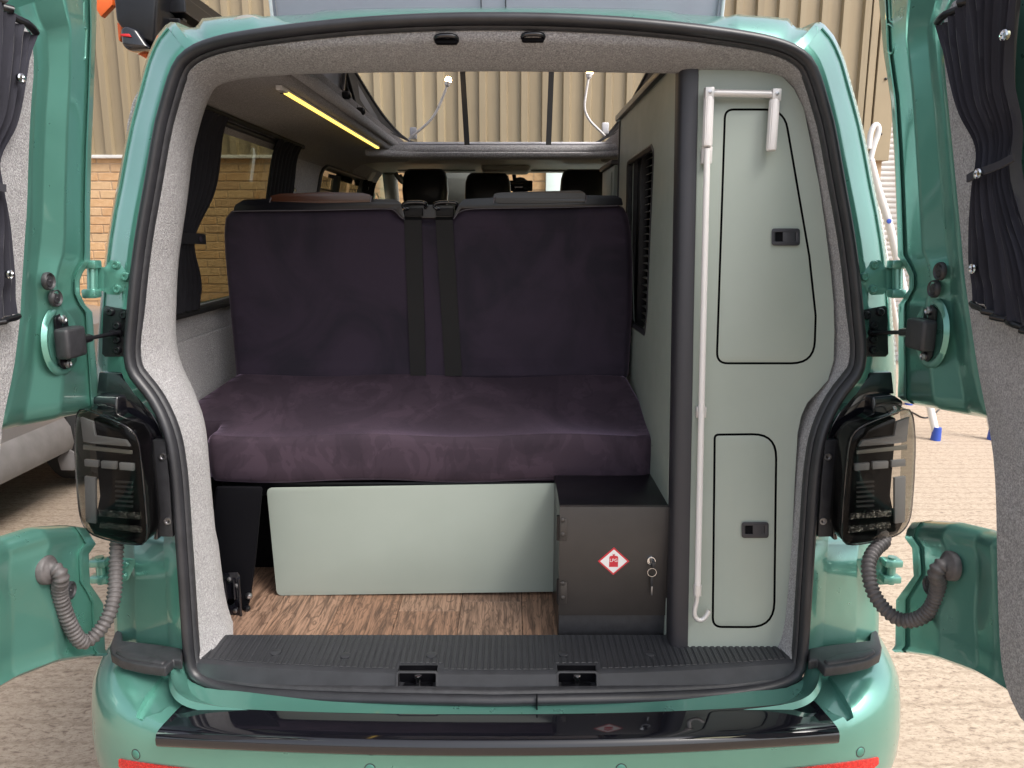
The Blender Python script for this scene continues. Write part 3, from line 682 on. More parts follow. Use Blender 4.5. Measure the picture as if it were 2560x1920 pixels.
def lampset(sgn):
    M = (lambda p: p) if sgn > 0 else (lambda p: Vector((-p.x, p.y, p.z)))
    cc = M(LP(2190, 1200))
    lamp = pxplate('tail_lamp', van, HOUS, lambda a, c: M(LP(a, c, .014)), (0, .05, 0), 'dark', .003)
    lamp['label'] = 'smoked tail lamp with grey light bars on the ' + ('right' if sgn > 0 else 'left') + ' corner'
    # lens: face plus a rim going forward
    face = resample(smoothpath([LP(*p) for p in LENS], 2, True), 72, True); cen = sum(face, Vector()) / len(face)
    rings = [[p.lerp(cen, .55) + Vector((0, -.012, 0)) for p in face], [p.lerp(cen, .14) + Vector((0, -.010, 0)) for p in face], [p.lerp(cen, .03) + Vector((0, -.005, 0)) for p in face], face, [p + Vector((0, .014, 0)) for p in face], [p.lerp(cen, -.01) + Vector((0, .055, 0)) for p in face]]
    rings = [[M(p) for p in r] for r in rings]
    v, f = loftg(rings, closed=True); f.append(tuple(range(72)))
    mk('lens', lamp, v, f, 'lens_smoke', 60)
    rim = [M(p + Vector((0, -.001, 0))) for p in face]
    v, f = tubeg(rim, .0016, 6, True); mk('lens_rim', lamp, v, f, 'black_gloss', 60)
    pxplate('housing_shell', lamp, SHELL, lambda a, c: M(PL(a, c, -.012)), (0, .05, 0), 'black_gloss', .006, 3)
    BARS = [[(2147, 1117), (2158, 1101), (2236, 1090), (2242, 1055), (2274, 1043), (2267, 1105), (2236, 1110)],
            [(2138, 1160), (2175, 1157), (2174, 1175), (2138, 1178)], [(2182, 1155), (2222, 1153), (2221, 1171), (2182, 1174)], [(2229, 1152), (2265, 1149), (2264, 1166), (2229, 1169)],
            [(2237, 1195), (2265, 1191), (2263, 1306), (2237, 1310)]]
    for q in BARS: pxplate('light_bar', lamp, q, lambda a, c: M(LP(a, c, .006)), (0, .008, 0), 'lamp_bar', .0015)
    for q in ([(2142, 1127), (2268, 1112), (2268, 1124), (2142, 1136)],): pxplate('grey_strip', lamp, q, lambda a, c: M(LP(a, c, .010)), (0, .004, 0), 'grey_plastic', .001)
    for q in ([(2125, 1284), (2230, 1275), (2230, 1291), (2123, 1299)], [(2122, 1318), (2226, 1306), (2228, 1320), (2121, 1333)]):
        pxplate('led_array', lamp, q, lambda a, c: M(LP(a, c, .006)), (0, .008, 0), 'facets', .001)
    for j in range(6):
        y0 = 1205 + j * 12
        pxplate('lamp_rib', lamp, [(2142, y0), (2186, y0 - 3), (2186, y0 + 1), (2142, y0 + 4)], lambda a, c: M(LP(a, c, .010)), (0, .004, 0), 'black_plastic', 0)
    # mounting bracket strip with two screws and the black filler above
    bk = pxplate('lamp_bracket', lamp, [(2064, 1100), (2096, 1100), (2090, 1203), (2082, 1342), (2045, 1343), (2054, 1203)], lambda a, c: M(PL(a, c, -.006)), (0, .02, 0), 'black_plastic', .002)
    for a, c in ((2070, 1142), (2058, 1303)): lathe('screw', bk, [(.0075, -.002), (.0075, .0015), (.005, .0015), (.004, -.001)], M(PL(a, c, -.007)), (0, -1, 0), 'steel', 14)
    pxplate('filler', lamp, [(2150, 955), (2172, 932), (2230, 930), (2236, 985), (2180, 990), (2184, 1036), (2125, 1062), (2104, 1085), (2084, 1100), (2068, 1098), (2082, 1060), (2116, 998)], lambda a, c: M(PL(a, c, .006)), (0, .02, 0), 'black_gloss', .003)
lampset(1); lampset(-1)

# ---- pillar hinges, check-strap plates
for sgn in (1, -1):
    M = (lambda p: p) if sgn > 0 else (lambda p: Vector((-p.x, p.y, p.z)))
    o = rpoly([(2150, 705), (2152, 690), (2180, 652), (2200, 650), (2212, 668), (2232, 668), (2236, 727), (2216, 728), (2208, 736), (2178, 738), (2152, 710)], 6)
    hg = plate('hinge', van, o, [], lambda a, c, w: M(PL(a, c, .004 + .006 * w)), 'paint', .0015)
    for a, c in ((2185, 662), (2161, 692), (2182, 723)):
        lathe('bolt', hg, [(.0095, 0), (.0095, .002), (.007, .006), (.004, .006), (.0035, .003)], M(PL(a, c, .003)), (0, -1, .1), 'paint', 16)
    kn = [M(PL(2244, y, -.004)) for y in (655, 738)]; tube('knuckle', hg, kn, .010, 'paint', 14)
    for (y0, y1) in ((650, 672), (722, 745)):
        p0, p1 = M(PL(2244, y0, -.008)), M(PL(2244, y1, -.008)); v, f = boxg((min(p0.x, p1.x) - .016, p0.y - .014, p1.z), (max(p0.x, p1.x) + .012, p0.y + .014, p0.z)); mk('knuckle_block', hg, v, f, 'paint', 35, .004, 2)
    # lower hinge behind the conduit
    o = rpoly([(2135, 1398), (2160, 1395), (2205, 1392), (2235, 1398), (2235, 1460), (2200, 1462), (2160, 1450)], 6)
    h2 = plate('hinge', van, o, [], lambda a, c, w: M(PL(a, c, .030 + .008 * w)), 'paint', .002)
    p = M(PL(2228, 1425, .02))
    for dz in (.018, -.018):
        v, f = boxg((p.x - .020, p.y - .014, p.z + dz - .008), (p.x + .018, p.y + .014, p.z + dz + .008)); mk('knuckle_block', h2, v, f, 'paint', 35, .004, 2)
    tube('knuckle', h2, [p + Vector((0, 0, -.03)), p + Vector((0, 0, .03))], .009, 'paint', 14)
    for a, c in ((2165, 1410), (2170, 1440)): lathe('bolt', h2, [(.0085, 0), (.0085, .003), (.006, .006), (.003, .006)], M(PL(a, c, .029)), (0, -1, .1), 'paint', 14)
    o = rpoly([(2150, 776), (2212, 764), (2218, 770), (2221, 885), (2214, 892), (2160, 892), (2157, 860)], 4)
    pl = plate('strap_plate', van, o, [], lambda a, c, w: M(PL(a, c, .004 + .008 * w)), 'black_metal', .001)
    for a, c in ((2166, 788), (2200, 780), (2183, 814), (2183, 849), (2182, 875)):
        lathe('bolt', pl, [(.0085, 0), (.0085, .003), (.006, .006), (.0035, .006), (.003, .003)], M(PL(a, c, .003)), (0, -1, .1), 'black_metal', 14)
    sl = [M(PL(2172, 832, -.002)), M(PL(2200, 832, -.004))]; tube('slot', pl, sl, .006, 'dark', 8)

# ---- sides and roof of the van beyond the pillars (seen through windows, blocks light)
YW = [(.44, 1.66), (1.78, 3.25)]
for sgn in (-1, 1):
    def sidef(y, z, w, sgn=sgn):
        x = .905 - max(0, min(1, (z - 1.1) / .17)) * .015 - max(0, z - 1.27) * .20
        x = x - .03 * max(0, (y - 3.3)) ; return Vector((sgn * (x - .01 * w), y, z))
    holes = [rrect(a, 1.275, b_, 1.775, .05) for a, b_ in YW] + [rpoly([(3.34, 1.28), (4.05, 1.20), (3.55, 1.66), (3.34, 1.72)], .03)]
    out = [(.36, .42), (4.55, .42), (4.6, .9), (4.3, 1.15), (3.5, 1.82), (3.2, 1.84), (.60, 1.84), (.42, 1.74), (.36, 1.2)]
    sp_ = plate('side_panel', van, out, holes, sidef, 'paint', 0, cutsv=[.8, 1.0, 1.2, 1.35, 1.5, 1.65, 1.8], cutsu=[.8, 1.3, 2, 2.6, 3.3, 3.8])
    for k, hh in enumerate(holes): plate('window_pane', sp_, [((a - sum(p[0] for p in hh) / len(hh)) * .995 + sum(p[0] for p in hh) / len(hh), c) for a, c in hh], [], lambda y, z, w: sidef(y, z, 0.2 + .4 * w), 'glass_tint' if k < 2 else 'glass_clear', 0, cutsv=[1.4, 1.5, 1.6])

# ================================================================== REAR DOORS (opened about 90 degrees)
def XD(z): 
    q = max(0.0, (z - 1.15) / .8); return .818 - .085 * q ** 1.5
def DP(px, py, sgn, xin=0.0):            # pixel on the opened door's inner sheet
    d = ray(px, py); x = sgn * .80
    for _ in range(14):
        t = (x - CAM.x) / d.x; p = CAM + d * t; x = sgn * (XD(p.z) - xin)
    return CAM + d * ((x - CAM.x) / d.x)
EDGE = {1: [(2193, -45), (2197, 0), (2208, 127), (2227, 253), (2235, 380), (2240, 494), (2243, 600), (2244, 640), (2262, 668), (2272, 690), (2272, 722), (2258, 745), (2246, 762), (2246, 850), (2246, 944), (2244, 991)],
        -1: [(243, -45), (242, 10), (241, 60), (236, 200), (229, 380), (226, 520), (226, 640), (225, 655), (208, 680), (200, 700), (200, 735), (214, 762), (231, 780), (237, 870), (244, 950), (252, 1012)]}
CARP = {1: [(2392, -45), (2378, 6), (2350, 62), (2358, 180), (2370, 300), (2381, 410), (2395, 560), (2400, 610), (2402, 640), (2405, 665), (2407, 690), (2411, 722), (2415, 750), (2424, 815), (2440, 925), (2461, 1029)],
        -1: [(40, 20), (60, 62), (84, 90), (90, 170), (82, 260), (76, 380), (72, 520), (66, 600), (63, 650), (61, 680), (59, 705), (57, 740), (55, 790), (48, 850), (38, 930), (10, 1058)]}
LOW = {1: ([(2268, 1323), (2262, 1345), (2280, 1370), (2284, 1440), (2262, 1470), (2240, 1500), (2238, 1613)], [(2483, 1368), (2484, 1390), (2485, 1410), (2487, 1450), (2489, 1500), (2492, 1560), (2500, 1690)]),
       -1: ([(225, 1336), (240, 1360), (222, 1385), (225, 1460), (246, 1490), (258, 1510), (263, 1623)], [(-30, 1402), (-30, 1420), (-30, 1440), (-30, 1470), (-30, 1510), (-30, 1560), (-30, 1712)])}
# cross-section from hinge edge to trim: (fraction, inward offset)
XSEC = [(0, -.006), (.02, 0), (.06, 0.001), (.07, .005), (.095, .005), (.105, .0), (.14, .0), (.385, .0245), (.42, .0262), (.45, .025), (.76, .005), (.79, .004), (.82, .005), (.95, .016), (1.0, .016), (1.14, .010)]
CURT = {1: [((2354, 66), (2560, -120)), ((2362, 110), (2540, 60)), ((2384, 200), (2528, 200)), ((2410, 310), (2528, 300)), ((2430, 390), (2529, 370)), ((2438, 425), (2531, 398)), ((2438, 470), (2545, 450)), ((2433, 560), (2585, 560)), ((2432, 650), (2630, 650)), ((2436, 700), (2655, 720)), ((2444, 752), (2680, 880))],
        -1: [((79, 92), (-150, -130)), ((71, 118), (-130, 50)), ((54, 206), (-115, 200)), ((33, 326), (-105, 300)), ((10, 420), (-100, 380)), ((4, 462), (-100, 410)), ((4, 490), (-115, 460)), ((16, 570), (-140, 560)), ((24, 660), (-190, 650)), ((30, 720), (-210, 720)), ((32, 784), (-240, 870))]}
NAMES = {1: 'right', -1: 'left'}
for sgn in (1, -1):
    def rowpts(e, c, bulge=0, depth=1.0):
        out = []
        for q, o in XSEC:
            out.append(DP(lerp(e[0], c[0], q), lerp(e[1], c[1], q) + bulge * 4 * q * (1 - q), sgn, o * depth))
        return out
    E_, C_ = EDGE[sgn], CARP[sgn]
    # denser rows
    def dens(pts, k=3):
        o = []
        for i in range(len(pts) - 1):
            for j in range(k): o.append((lerp(pts[i][0], pts[i + 1][0], j / k), lerp(pts[i][1], pts[i + 1][1], j / k)))
        return o + [pts[-1]]
    ee, cc_ = dens(E_), dens(C_)
    rows_ = [rowpts(a, c) for a, c in zip(ee, cc_)]
    last = rows_[-1]
    rows_ += [[p + Vector((sgn * .012, 0, -.012)) for p in last], [p + Vector((sgn * .03, 0, -.016)) for p in last]]
    up_v, up_f = loftg(rows_)
    le, lc = dens(LOW[sgn][0]), dens(LOW[sgn][1])
    nb = len(le); rows2 = []
    for i, (a, c) in enumerate(zip(le, lc)):
        q = i / (nb - 1); rows2.append(rowpts(a, c, lerp(-12, -20, q) if sgn > 0 else lerp(-22, -26, q), .8))
    f0 = rows2[0]; rows2 = [[p + Vector((sgn * .03, 0, .018)) for p in f0], [p + Vector((sgn * .008, 0, .014)) for p in f0]] + rows2
    fl = rows2[-1]; rows2 += [[p + Vector((-sgn * .006, 0, -.010)) for p in fl], [p + Vector((sgn * .0, 0, -.016)) for p in fl], [p + Vector((sgn * .02, 0, -.014)) for p in fl]]
    lo_v, lo_f = loftg(rows2)
    v, f = joing([(up_v, up_f), (lo_v, lo_f)])
    door = mk('rear_door', van, v, f, 'paint', 55)
    door['label'] = 'open ' + NAMES[sgn] + ' rear door with black curtain, grey felt trim and teal frame'
    # outer skin, straight free edge beyond the picture
    yedge = [(p.y, p.z) for p in [DP(a[0], a[1], sgn) for a in E_]]
    y_in = [(y + .0, z) for y, z in yedge]
    lowp = [DP(a[0], a[1], sgn) for a in LOW[sgn][0]]
    nz1, nz0 = DP(*E_[-1], sgn).z, lowp[0].z
    out = [(y, z) for y, z in y_in] + [((q.y), q.z + .03) for q in [DP(a, c, sgn) for a, c in (((2366, 1004), (2461, 1029)) if sgn > 0 else ((120, 1030), (10, 1058)))]] + [(-.42, nz1 - .0), (-.44, nz0 - .06)] + [((q.y), q.z - .03) for q in [DP(a, c, sgn) for a, c in (((2483, 1368), (2398, 1336)) if sgn > 0 else ((0, 1392), (120, 1350)))]] + [(p.y, p.z) for p in lowp] + [(q.y, q.z + .004) for q in [DP(a, c, sgn) for a, c in (((2303, 1618), (2398, 1641), (2493, 1686), (2528, 1745), (2545, 1800), (2600, 1860)) if sgn > 0 else ((180, 1640), (90, 1670), (0, 1697), (-60, 1730)))]] + [(-.80, lowp[-1].z + .03), (-.80, y_in[0][1] - .02)]
    zc_ = [.7, .9, 1.1, 1.3, 1.45, 1.6, 1.75, 1.9]
    wz0, wz1 = 1.36, 1.84
    hole = rpoly([(-.26, wz1), (-.74, wz1 + .01), (-.74, wz0 - .06), (-.34, wz0)], .07)
    plate('outer_skin', door, out, [hole], lambda y, z, w: Vector((sgn * (XD(z) + .034 + .004 * w), y, z)), 'paint', 0, cutsv=zc_)
    # felt trim panel with the window opening
    ce = [DP(a[0], a[1], sgn, .026) for a in C_[1:]] + [DP(a[0], a[1], sgn, .026) for a in (((2470, 1080), (2481, 1160), (2486, 1270), (2488, 1420), (2492, 1570), (2500, 1675), (2516, 1732), (2545, 1790)) if sgn > 0 else ((8, 1100), (-10, 1250), (-20, 1420), (-30, 1600), (-50, 1750)))]
    tri = smoothpath([Vector((p.y - .004, p.z, 0)) for p in ce], 1)
    tout = [(p.x, p.y) for p in tri] + [(-.78, tri[-1].y - .01), (-.78, tri[0].y)]
    whole = rpoly([(-.235, wz1 + .005), (-.72, wz1 + .02), (-.72, wz0 - .05), (-.32, wz0)], .07)
    plate('felt_trim', door, tout, [whole], lambda y, z, w: Vector((sgn * (XD(z) - .026 + .022 * w), y, z)), 'carpet', .004, 2, cutsv=zc_)
    plate('window_pane', door, hole, [], lambda y, z, w: Vector((sgn * (XD(z) + .026 + .003 * w), y, z)), 'glass_tint', 0, cutsv=zc_)
    zlo_, zhi_ = tri[-1].y - .01, y_in[0][1] - .02
    rr_ = [[Vector((sgn * (XD(z) - .020), -.778, z)), Vector((sgn * (XD(z) - .018), -.800, z)), Vector((sgn * (XD(z) + .010), -.812, z)), Vector((sgn * (XD(z) + .038), -.800, z))] for z in [lerp(zlo_, zhi_, k / 14) for k in range(15)]]
    v, f = loftg(rr_); mk('door_edge', door, v, f, 'paint', 50)
    edge_ = [Vector((sgn * (XD(z) - .018), y, z)) for y, z in whole]; tube('window_rubber', door, edge_, .006, 'rubber', 6, True)
    # rubber grommets, check strap, conduit
    if sgn > 0: gs, bx = ((2350, 678), (2335, 722)), (2330, 833)
    else: gs, bx = ((121, 703), (139, 745)), (149, 853)
    for a, c in gs:
        p = DP(a, c, sgn, .0235); ax = Vector((-sgn, -.05, 0))
        g = lathe('grommet', door, [(.0160, -.003), (.0160, .002), (.014, .0045), (.0122, .003), (.011, .001), (.0098, .001), (.0085, .003), (.0024, .003), (.0016, .005), (.0004, .005)], p, ax, 'black_plastic', 28)
    p = DP(bx[0], bx[1], sgn, .020)
    # dished seat round the strap housing
    ring = [Vector((p.x - sgn * .003, p.y + .050 * math.cos(t), p.z + .058 * math.sin(t))) for t in [2 * math.pi * k / 40 for k in range(40)]]
    rr = []
    for k_, (s_, o_) in enumerate(((1.12, .000), (1.0, .007), (.86, .004), (.72, -.004), (.4, -.006))):
        rr.append([Vector((p.x - sgn * o_, p.y + (q.y - p.y) * s_, p.z + (q.z - p.z) * s_)) for q in ring])
    v, f = loftg(rr, closed=True); f.append(tuple(len(v) - 40 + k for k in range(40))); mk('strap_dish', door, v, f, 'paint', 70)
    cs = empty('check_strap', door, p)
    o_ = rpoly([(-.018, .045), (0, .052), (.018, .040), (.024, 0), (.012, -.045), (-.006, -.052), (-.02, -.04)], .008)
    plate('base_plate', cs, o_, [], lambda a, c, w: Vector((p.x - sgn * (.004 + .004 * w), p.y + a, p.z + c)), 'black_metal', .001)
    v, f = boxg((p.x - sgn * .034 if sgn > 0 else p.x + .006, p.y - .031, p.z - .030), (p.x - .006 if sgn > 0 else p.x + .034, p.y + .031, p.z + .026)); hb = mk('strap_housing', cs, v, f, 'black_plastic', 40, .007, 3)
    for dz in (.040, -.042): lathe('bolt', cs, [(.008, 0), (.008, .004), (.005, .006), (.003, .004)], Vector((p.x - sgn * .008, p.y + .002, p.z + dz)), (-sgn, 0, 0), 'steel', 14)
    q1 = Vector((p.x - sgn * .02, p.y + .030, p.z - .002)); q2 = PL(2180, 832, -.004); q2 = q2 if sgn > 0 else Vector((-q2.x, q2.y, q2.z))
    v, f = tubeg([q1, q1.lerp(q2, .25), q1.lerp(q2, .27), q2], [.009, .008, .004, .004], 8); mk('strap_arm', cs, v, f, 'black_metal', 40)
    if sgn > 0: path = [(2200, 1330), (2215, 1352), (2188, 1372), (2171, 1402), (2172, 1445), (2186, 1490), (2215, 1528), (2250, 1552), (2285, 1552), (2318, 1535), (2340, 1500), (2348, 1455), (2354, 1420)]
    else: path = [(293, 1350), (291, 1380), (289, 1430), (288, 1470), (282, 1510), (268, 1550), (240, 1588), (212, 1608), (196, 1600), (176, 1565), (158, 1520), (146, 1470), (139, 1430)]
    end = DP(path[-1][0], path[-1][1], sgn, .036); n_ = len(path); pp = []
    start = PL(2190, 1340, -.02); start = start if sgn > 0 else Vector((-start.x, start.y, start.z))
    for i, (a, c) in enumerate(path):
        q = i / (n_ - 1); yy = lerp(start.y - .01, end.y, q ** 1.2) - .03 * math.sin(math.pi * q); pp.append(PY(a, c, yy))
    pp[-1] = end + Vector((-sgn * .010, .0, -.012)); pp.append(end + Vector((-sgn * .004, 0, .004))); pp.append(end + Vector((sgn * .014, 0, .008)))
    sm = resample(smoothpath(pp, 2), 220)
    rs = [.0128 + .0017 * math.cos(2 * math.pi * i / 220 * 48) for i in range(220)]
    v, f = tubeg(sm, rs, 14); tag(mk('cable_conduit', door, v, f, 'conduit', 75))
    lathe('conduit_boot', door, [(.026, -.006), (.026, .003), (.023, .006), (.018, .007), (.0165, .011)], end + Vector((sgn * .014, 0, .004)), (-sgn, 0, .05), 'conduit', 24, 80)
    if sgn > 0: pg = (2322, 1463)
    else: pg = (175, 1476)
    lathe('grommet', door, [(.017, -.004), (.017, .003), (.013, .005), (.010, .002), (.003, .002), (.002, .004)], DP(pg[0], pg[1], sgn, .024), (-sgn, 0, 0), 'black_plastic', 24)
    # pressed recesses near the top of the frame
    for (a, c, h_) in (((2228, 95, 40), (2232, 22, 34)) if sgn > 0 else ((206, 108, 44), (200, 32, 38))):
        o_ = rpoly([(a - 10 * sgn, c - h_), (a + 10 * sgn, c - h_ + 16), (a + 9 * sgn, c + h_ - 14), (a + 2 * sgn, c + h_), (a - 7 * sgn, c + h_ - 6)], 7)
        pts = [DP(x_, y_, sgn, .004) for x_, y_ in o_]; tube('pressed_rim', door, pts, .0022, 'paint', 8, True)
    # ---------------- curtain
    cw = CURT[sgn]; NP = 96; rings = []
    rowsN = 44; Lc = resample([Vector((a[0], a[1], 0)) for a, _ in cw], rowsN); Rc = resample([Vector((c[0], c[1], 0)) for _, c in cw], rowsN)
    base_rows = []
    for i in range(rowsN):
        q = i / (rowsN - 1); tie = math.exp(-((q - .44) / .09) ** 2); rw = []
        for j in range(NP):
            s_ = j / (NP - 1); px = lerp(Lc[i].x, Rc[i].x, s_); py = lerp(Lc[i].y, Rc[i].y, s_)
            rw.append((px, py, s_, q, tie))
        base_rows.append(rw)
    verts = []
    for rw in base_rows:
        r_ = []
        for px, py, s_, q, tie in rw:
            amp = (.0085 - .004 * tie) * (1.0 if q < .9 else .7); ph = s_ * 2 * math.pi * 8.5 + .9 * math.sin(3 * q + 5 * s_) + .5 * math.sin(9 * s_)
            ruf = .004 * math.sin(s_ * 95 + 4 * math.sin(s_ * 11)) * (max(0, 1 - q / .10) + max(0, (q - .9) / .10))
            p = DP(px, py, sgn, .040); p.x -= sgn * (amp * math.sin(ph) + .004 * math.sin(ph * 2.3 + 1) + ruf - .012 * tie); r_.append(p)
        verts.append(r_)
    cur = thing('door_curtain', verts[-1][0], 'navy black pleated curtain tied back on the open ' + NAMES[sgn] + ' rear door', 'curtain', 'curtains on the rear doors')
    v, f = loftg(verts); mk('fabric', cur, v, f, 'curtain', 80)
    rail = [Vector(verts[0][j]) + Vector((-sgn * .004, 0, .006)) for j in range(0, NP, 5)]; tube('rail', cur, rail, .006, 'black_metal', 8)
    rail = [Vector(verts[-1][j]) + Vector((-sgn * .004, 0, -.004)) for j in range(0, NP, 5)]; tube('rail', cur, rail, .005, 'black_metal', 8)
    bandp = [(2416, 446), (2440, 432), (2470, 422), (2500, 410), (2532, 392)] if sgn > 0 else [(16, 470), (4, 468), (-30, 450), (-70, 430), (-105, 410)]
    rings = []
    for a, c in bandp:
        p0, p1 = DP(a, c - 9, sgn, .058), DP(a, c + 10, sgn, .058); rings.append([p0, p1, p1 + Vector((sgn * .004, 0, 0)), p0 + Vector((sgn * .004, 0, 0))])
    v, f = loftg(rings, True, True); band = mk('tie_band', cur, v, f, 'curtain', 40)
    btn = [((2446, 434), .058), ((2512, 88), .052), ((2432, 672), .05)] if sgn > 0 else [((52, 196), .052), ((24, 687), .05)]
    for (bp, xo) in btn:
        lathe('snap', cur, [(.0075, -.002), (.0075, .002), (.005, .003), (.004, .0005), (.001, .0005)], DP(bp[0], bp[1], sgn, xo + .004), (-sgn, -.2, 0), 'chrome', 20)

# ================================================================== INSIDE OF THE VAN
ZF = .575
# carpet surround of the rear opening (symmetrical): from seal inwards and forwards
INL = [(620, 1634), (582, 1629), (566, 1594), (547, 1531), (535, 1420), (524, 1310), (513, 1187), (508, 1120), (498, 1065), (481, 1020), (462, 975), (445, 944), (432, 905), (426, 870), (425, 820), (426, 785), (430, 671), (443, 577), (456, 494), (468, 380), (487, 300), (503, 255), (519, 222), (545, 205), (600, 193), (690, 186), (777, 181), (1000, 178), (1247, 176)]
inner = [PL(a, c, .115) for a, c in INL]
inner[-1].x = 0
seal_in = mir([half[i] for i in range(len(half))])      # left half bottom->top
L2 = resample(smoothpath(inner, 1), 90)
# pick the part of the seal from the left bottom corner up to top centre
k0 = min(range(len(seal_in)), key=lambda i: (seal_in[i] - PL(560, 1700, 0)).length)
A2 = resample(seal_in[k0:], 90)
cx_ = Vector((0, 0, 1.2))
rows_ = []
for a, c in zip(A2, L2):
    n_ = Vector((-a.x, 0, 1.15 - a.z)).normalized(); n_ = Vector((0 - a.x * 1.0, 0, .0)).normalized() if 0.75 < a.z < 1.7 else n_
    a0 = a + Vector((0, .012, 0)) + n_ * .025; a1 = a.lerp(c, .35) + Vector((0, .0, 0)); 
    a1 = a0.lerp(c, .42) + Vector((0, -.028, 0)); a2 = a0.lerp(c, .80) + Vector((0, -.020, 0)); a25 = a0.lerp(c, .96) + Vector((0, -.004, 0))
    c2 = c + Vector((0, .03, 0)) - n_ * .004; c3 = c + Vector((0, .10, 0)) - n_ * .03
    rows_.append([a + n_ * .005 + Vector((0, .02, 0)), a0, a0.lerp(a1, .5) + Vector((0, -.008, 0)), a1, a2, a25, c, c2, c3])
rall = rows_ + [mir(r) for r in rows_[:-1][::-1]]
v, f = loftg(rall); mk('carpet_surround', van, v, f, 'carpet', 70)
# two latch loops in the header
for px, py in ((1117, 101), (1332, 97)):
    p = PL(px, py, .03); lt = box('latch_recess', van, (p.x - .021, p.y - .012, p.z - .008), (p.x + .021, p.y + .03, p.z + .002), 'dark', .003)
    w = .020; tube('striker_loop', lt, smoothpath([Vector((p.x - w, p.y, p.z - .002)), Vector((p.x - w, p.y - .020, p.z + .004)), Vector((p.x + w, p.y - .020, p.z + .004)), Vector((p.x + w, p.y, p.z - .002))], 2), .0045, 'black_gloss', 10)
# left wall lining with two window openings, ceiling strip
def WXL(z):                               # lining distance from the centre line
    return .83 if z < 1.27 else .83 - (z - 1.27) * .20
def wallf(y, z, w):
    x = WXL(z)
    if z > 1.70: x -= (z - 1.70) ** 2 * 3.5
    if z < 1.0: x -= .03 * max(0, (.9 - z)) 
    return Vector((-x - .02 * w, y, z))
WIN1 = rpoly([(.36, 1.270), (1.31, 1.278), (1.31, 1.757), (.36, 1.757)], [.05, .05, .06, .06], 6)
WIN2 = rpoly([(1.745, 1.28), (2.90, 1.28), (2.90, 1.742), (1.745, 1.742)], .07, 6)
wl_ = plate('wall_lining', van, [(.20, ZF), (3.0, ZF), (3.0, 1.80), (.20, 1.80)], [WIN1, WIN2], wallf, 'carpet', 0, cutsv=[.8, .9, 1.0, 1.2, 1.3, 1.4, 1.5, 1.6, 1.7, 1.74, 1.77], cutsu=[.5, .8, 1.2, 1.5, 1.8, 2.2, 2.6])
# trim step on the lower wall
box('pocket_panel', van, (-.832, .25, .80), (-.818, 1.4, 1.20), 'carpet', .01, 3)
# window frames, reveals and panes on the left
for k, (wn_, ya, yb) in enumerate(((WIN1, .36, 1.31), (WIN2, 1.745, 2.90))):
    fr = empty('side_window', van, (-.83, (ya + yb) / 2, 1.28))
    rv = []; cyc_ = (ya + yb) / 2
    for y, z in wn_:
        p = wallf(y, z, 0); rv.append([p + Vector((.002, 0, 0)), Vector((p.x - .02, y, z)), Vector((-(WXL(z) + .045), y + (.10 if y > cyc_ else 0), z))])
    v, f = loftg(rv, loop=True); mk('reveal', fr, v, f, 'carpet' if k == 0 else 'black_plastic', 60)
    lp_ = [wallf(y, z, 0) + Vector((.004, 0, 0)) for y, z in wn_]; v, f = tubeg(lp_, .008, 8, True); mk('frame_rubber', fr, v, f, 'black_plastic', 60)
    # inner blackout edge of the glass
    cyc = (ya + yb) / 2
    lp2 = [(cyc + (y - cyc) * .96, 1.51 + (z - 1.51) * .88) for y, z in wn_]
    if k: plate('glass_border', fr, wn_, [lp2], lambda y, z, w: Vector((-(WXL(z) + .040 + .004 * w), y, z)), 'black_gloss' if k else 'carpet', 0, cutsv=[1.4, 1.5, 1.6])
    if k == 1:
        for y_ in (2.18,): 
            a = Vector((-(WXL(1.29) + .03), y_, 1.29)); c = Vector((-(WXL(1.73) + .03), y_, 1.73)); tube('slider_post', fr, [a, c], .02, 'black_metal', 6)
        a = Vector((-(WXL(1.64) + .03), 1.78, 1.64)); c = Vector((-(WXL(1.64) + .03), 2.88, 1.64)); tube('slider_rail', fr, [a, c], .022, 'black_metal', 6)
# curtain rails and curtains of the left windows
def wcurtain(ylo, yhi, label, ztop, zbot, tie, gather, out=.025, n=70, m=30, amp=.010, front=False):
    t = thing('window_curtain', (-.80, (ylo + yhi) / 2, zbot), label, 'curtain', 'curtains on the side windows')
    rows_ = []
    for i in range(m):
        q = i / (m - 1); z = lerp(ztop, zbot, q); g = (1 - gather * math.exp(-((q - tie) / .18) ** 2)) if gather else 1
        r_ = []
        for j in range(n):
            s_ = j / (n - 1); y = (yhi - (1 - s_) * (yhi - ylo) * g) if front else (ylo + s_ * (yhi - ylo) * g)
            p = wallf(y, z, 0); p.x += out + amp * math.sin(s_ * 2 * math.pi * 7 + .8 * math.sin(4 * q)) + .004 * math.sin(s_ * 60) * (1 if q > .92 or q < .05 else 0); r_.append(p)
        rows_.append(r_)
    v, f = loftg(rows_); mk('fabric', t, v, f, 'curtain_black', 80)
    return t
c1 = wcurtain(.37, .60, 'black tied curtain at the rear edge of the left side window', 1.762, 1.278, .62, .45)
bp = [wallf(y, 1.47 - .03 * (y - .2), 0) + Vector((.042, 0, 0)) for y in (.37, .41, .45, .49, .535)]
v, f = loftg([[p + Vector((0, 0, .013)), p - Vector((0, 0, .013)), p + Vector((-.004, 0, -.013)), p + Vector((-.004, 0, .013))] for p in bp], True, True); mk('tie_band', c1, v, f, 'curtain_black', 30)
lathe('snap', c1, [(.007, 0), (.007, .003), (.001, .004)], bp[3] + Vector((.002, 0, 0)), (1, -.2, 0), 'chrome', 16)
c2 = wcurtain(1.03, 1.30, 'black curtain gathered at the front edge of the left side window', 1.762, 1.278, .7, .25, front=True)
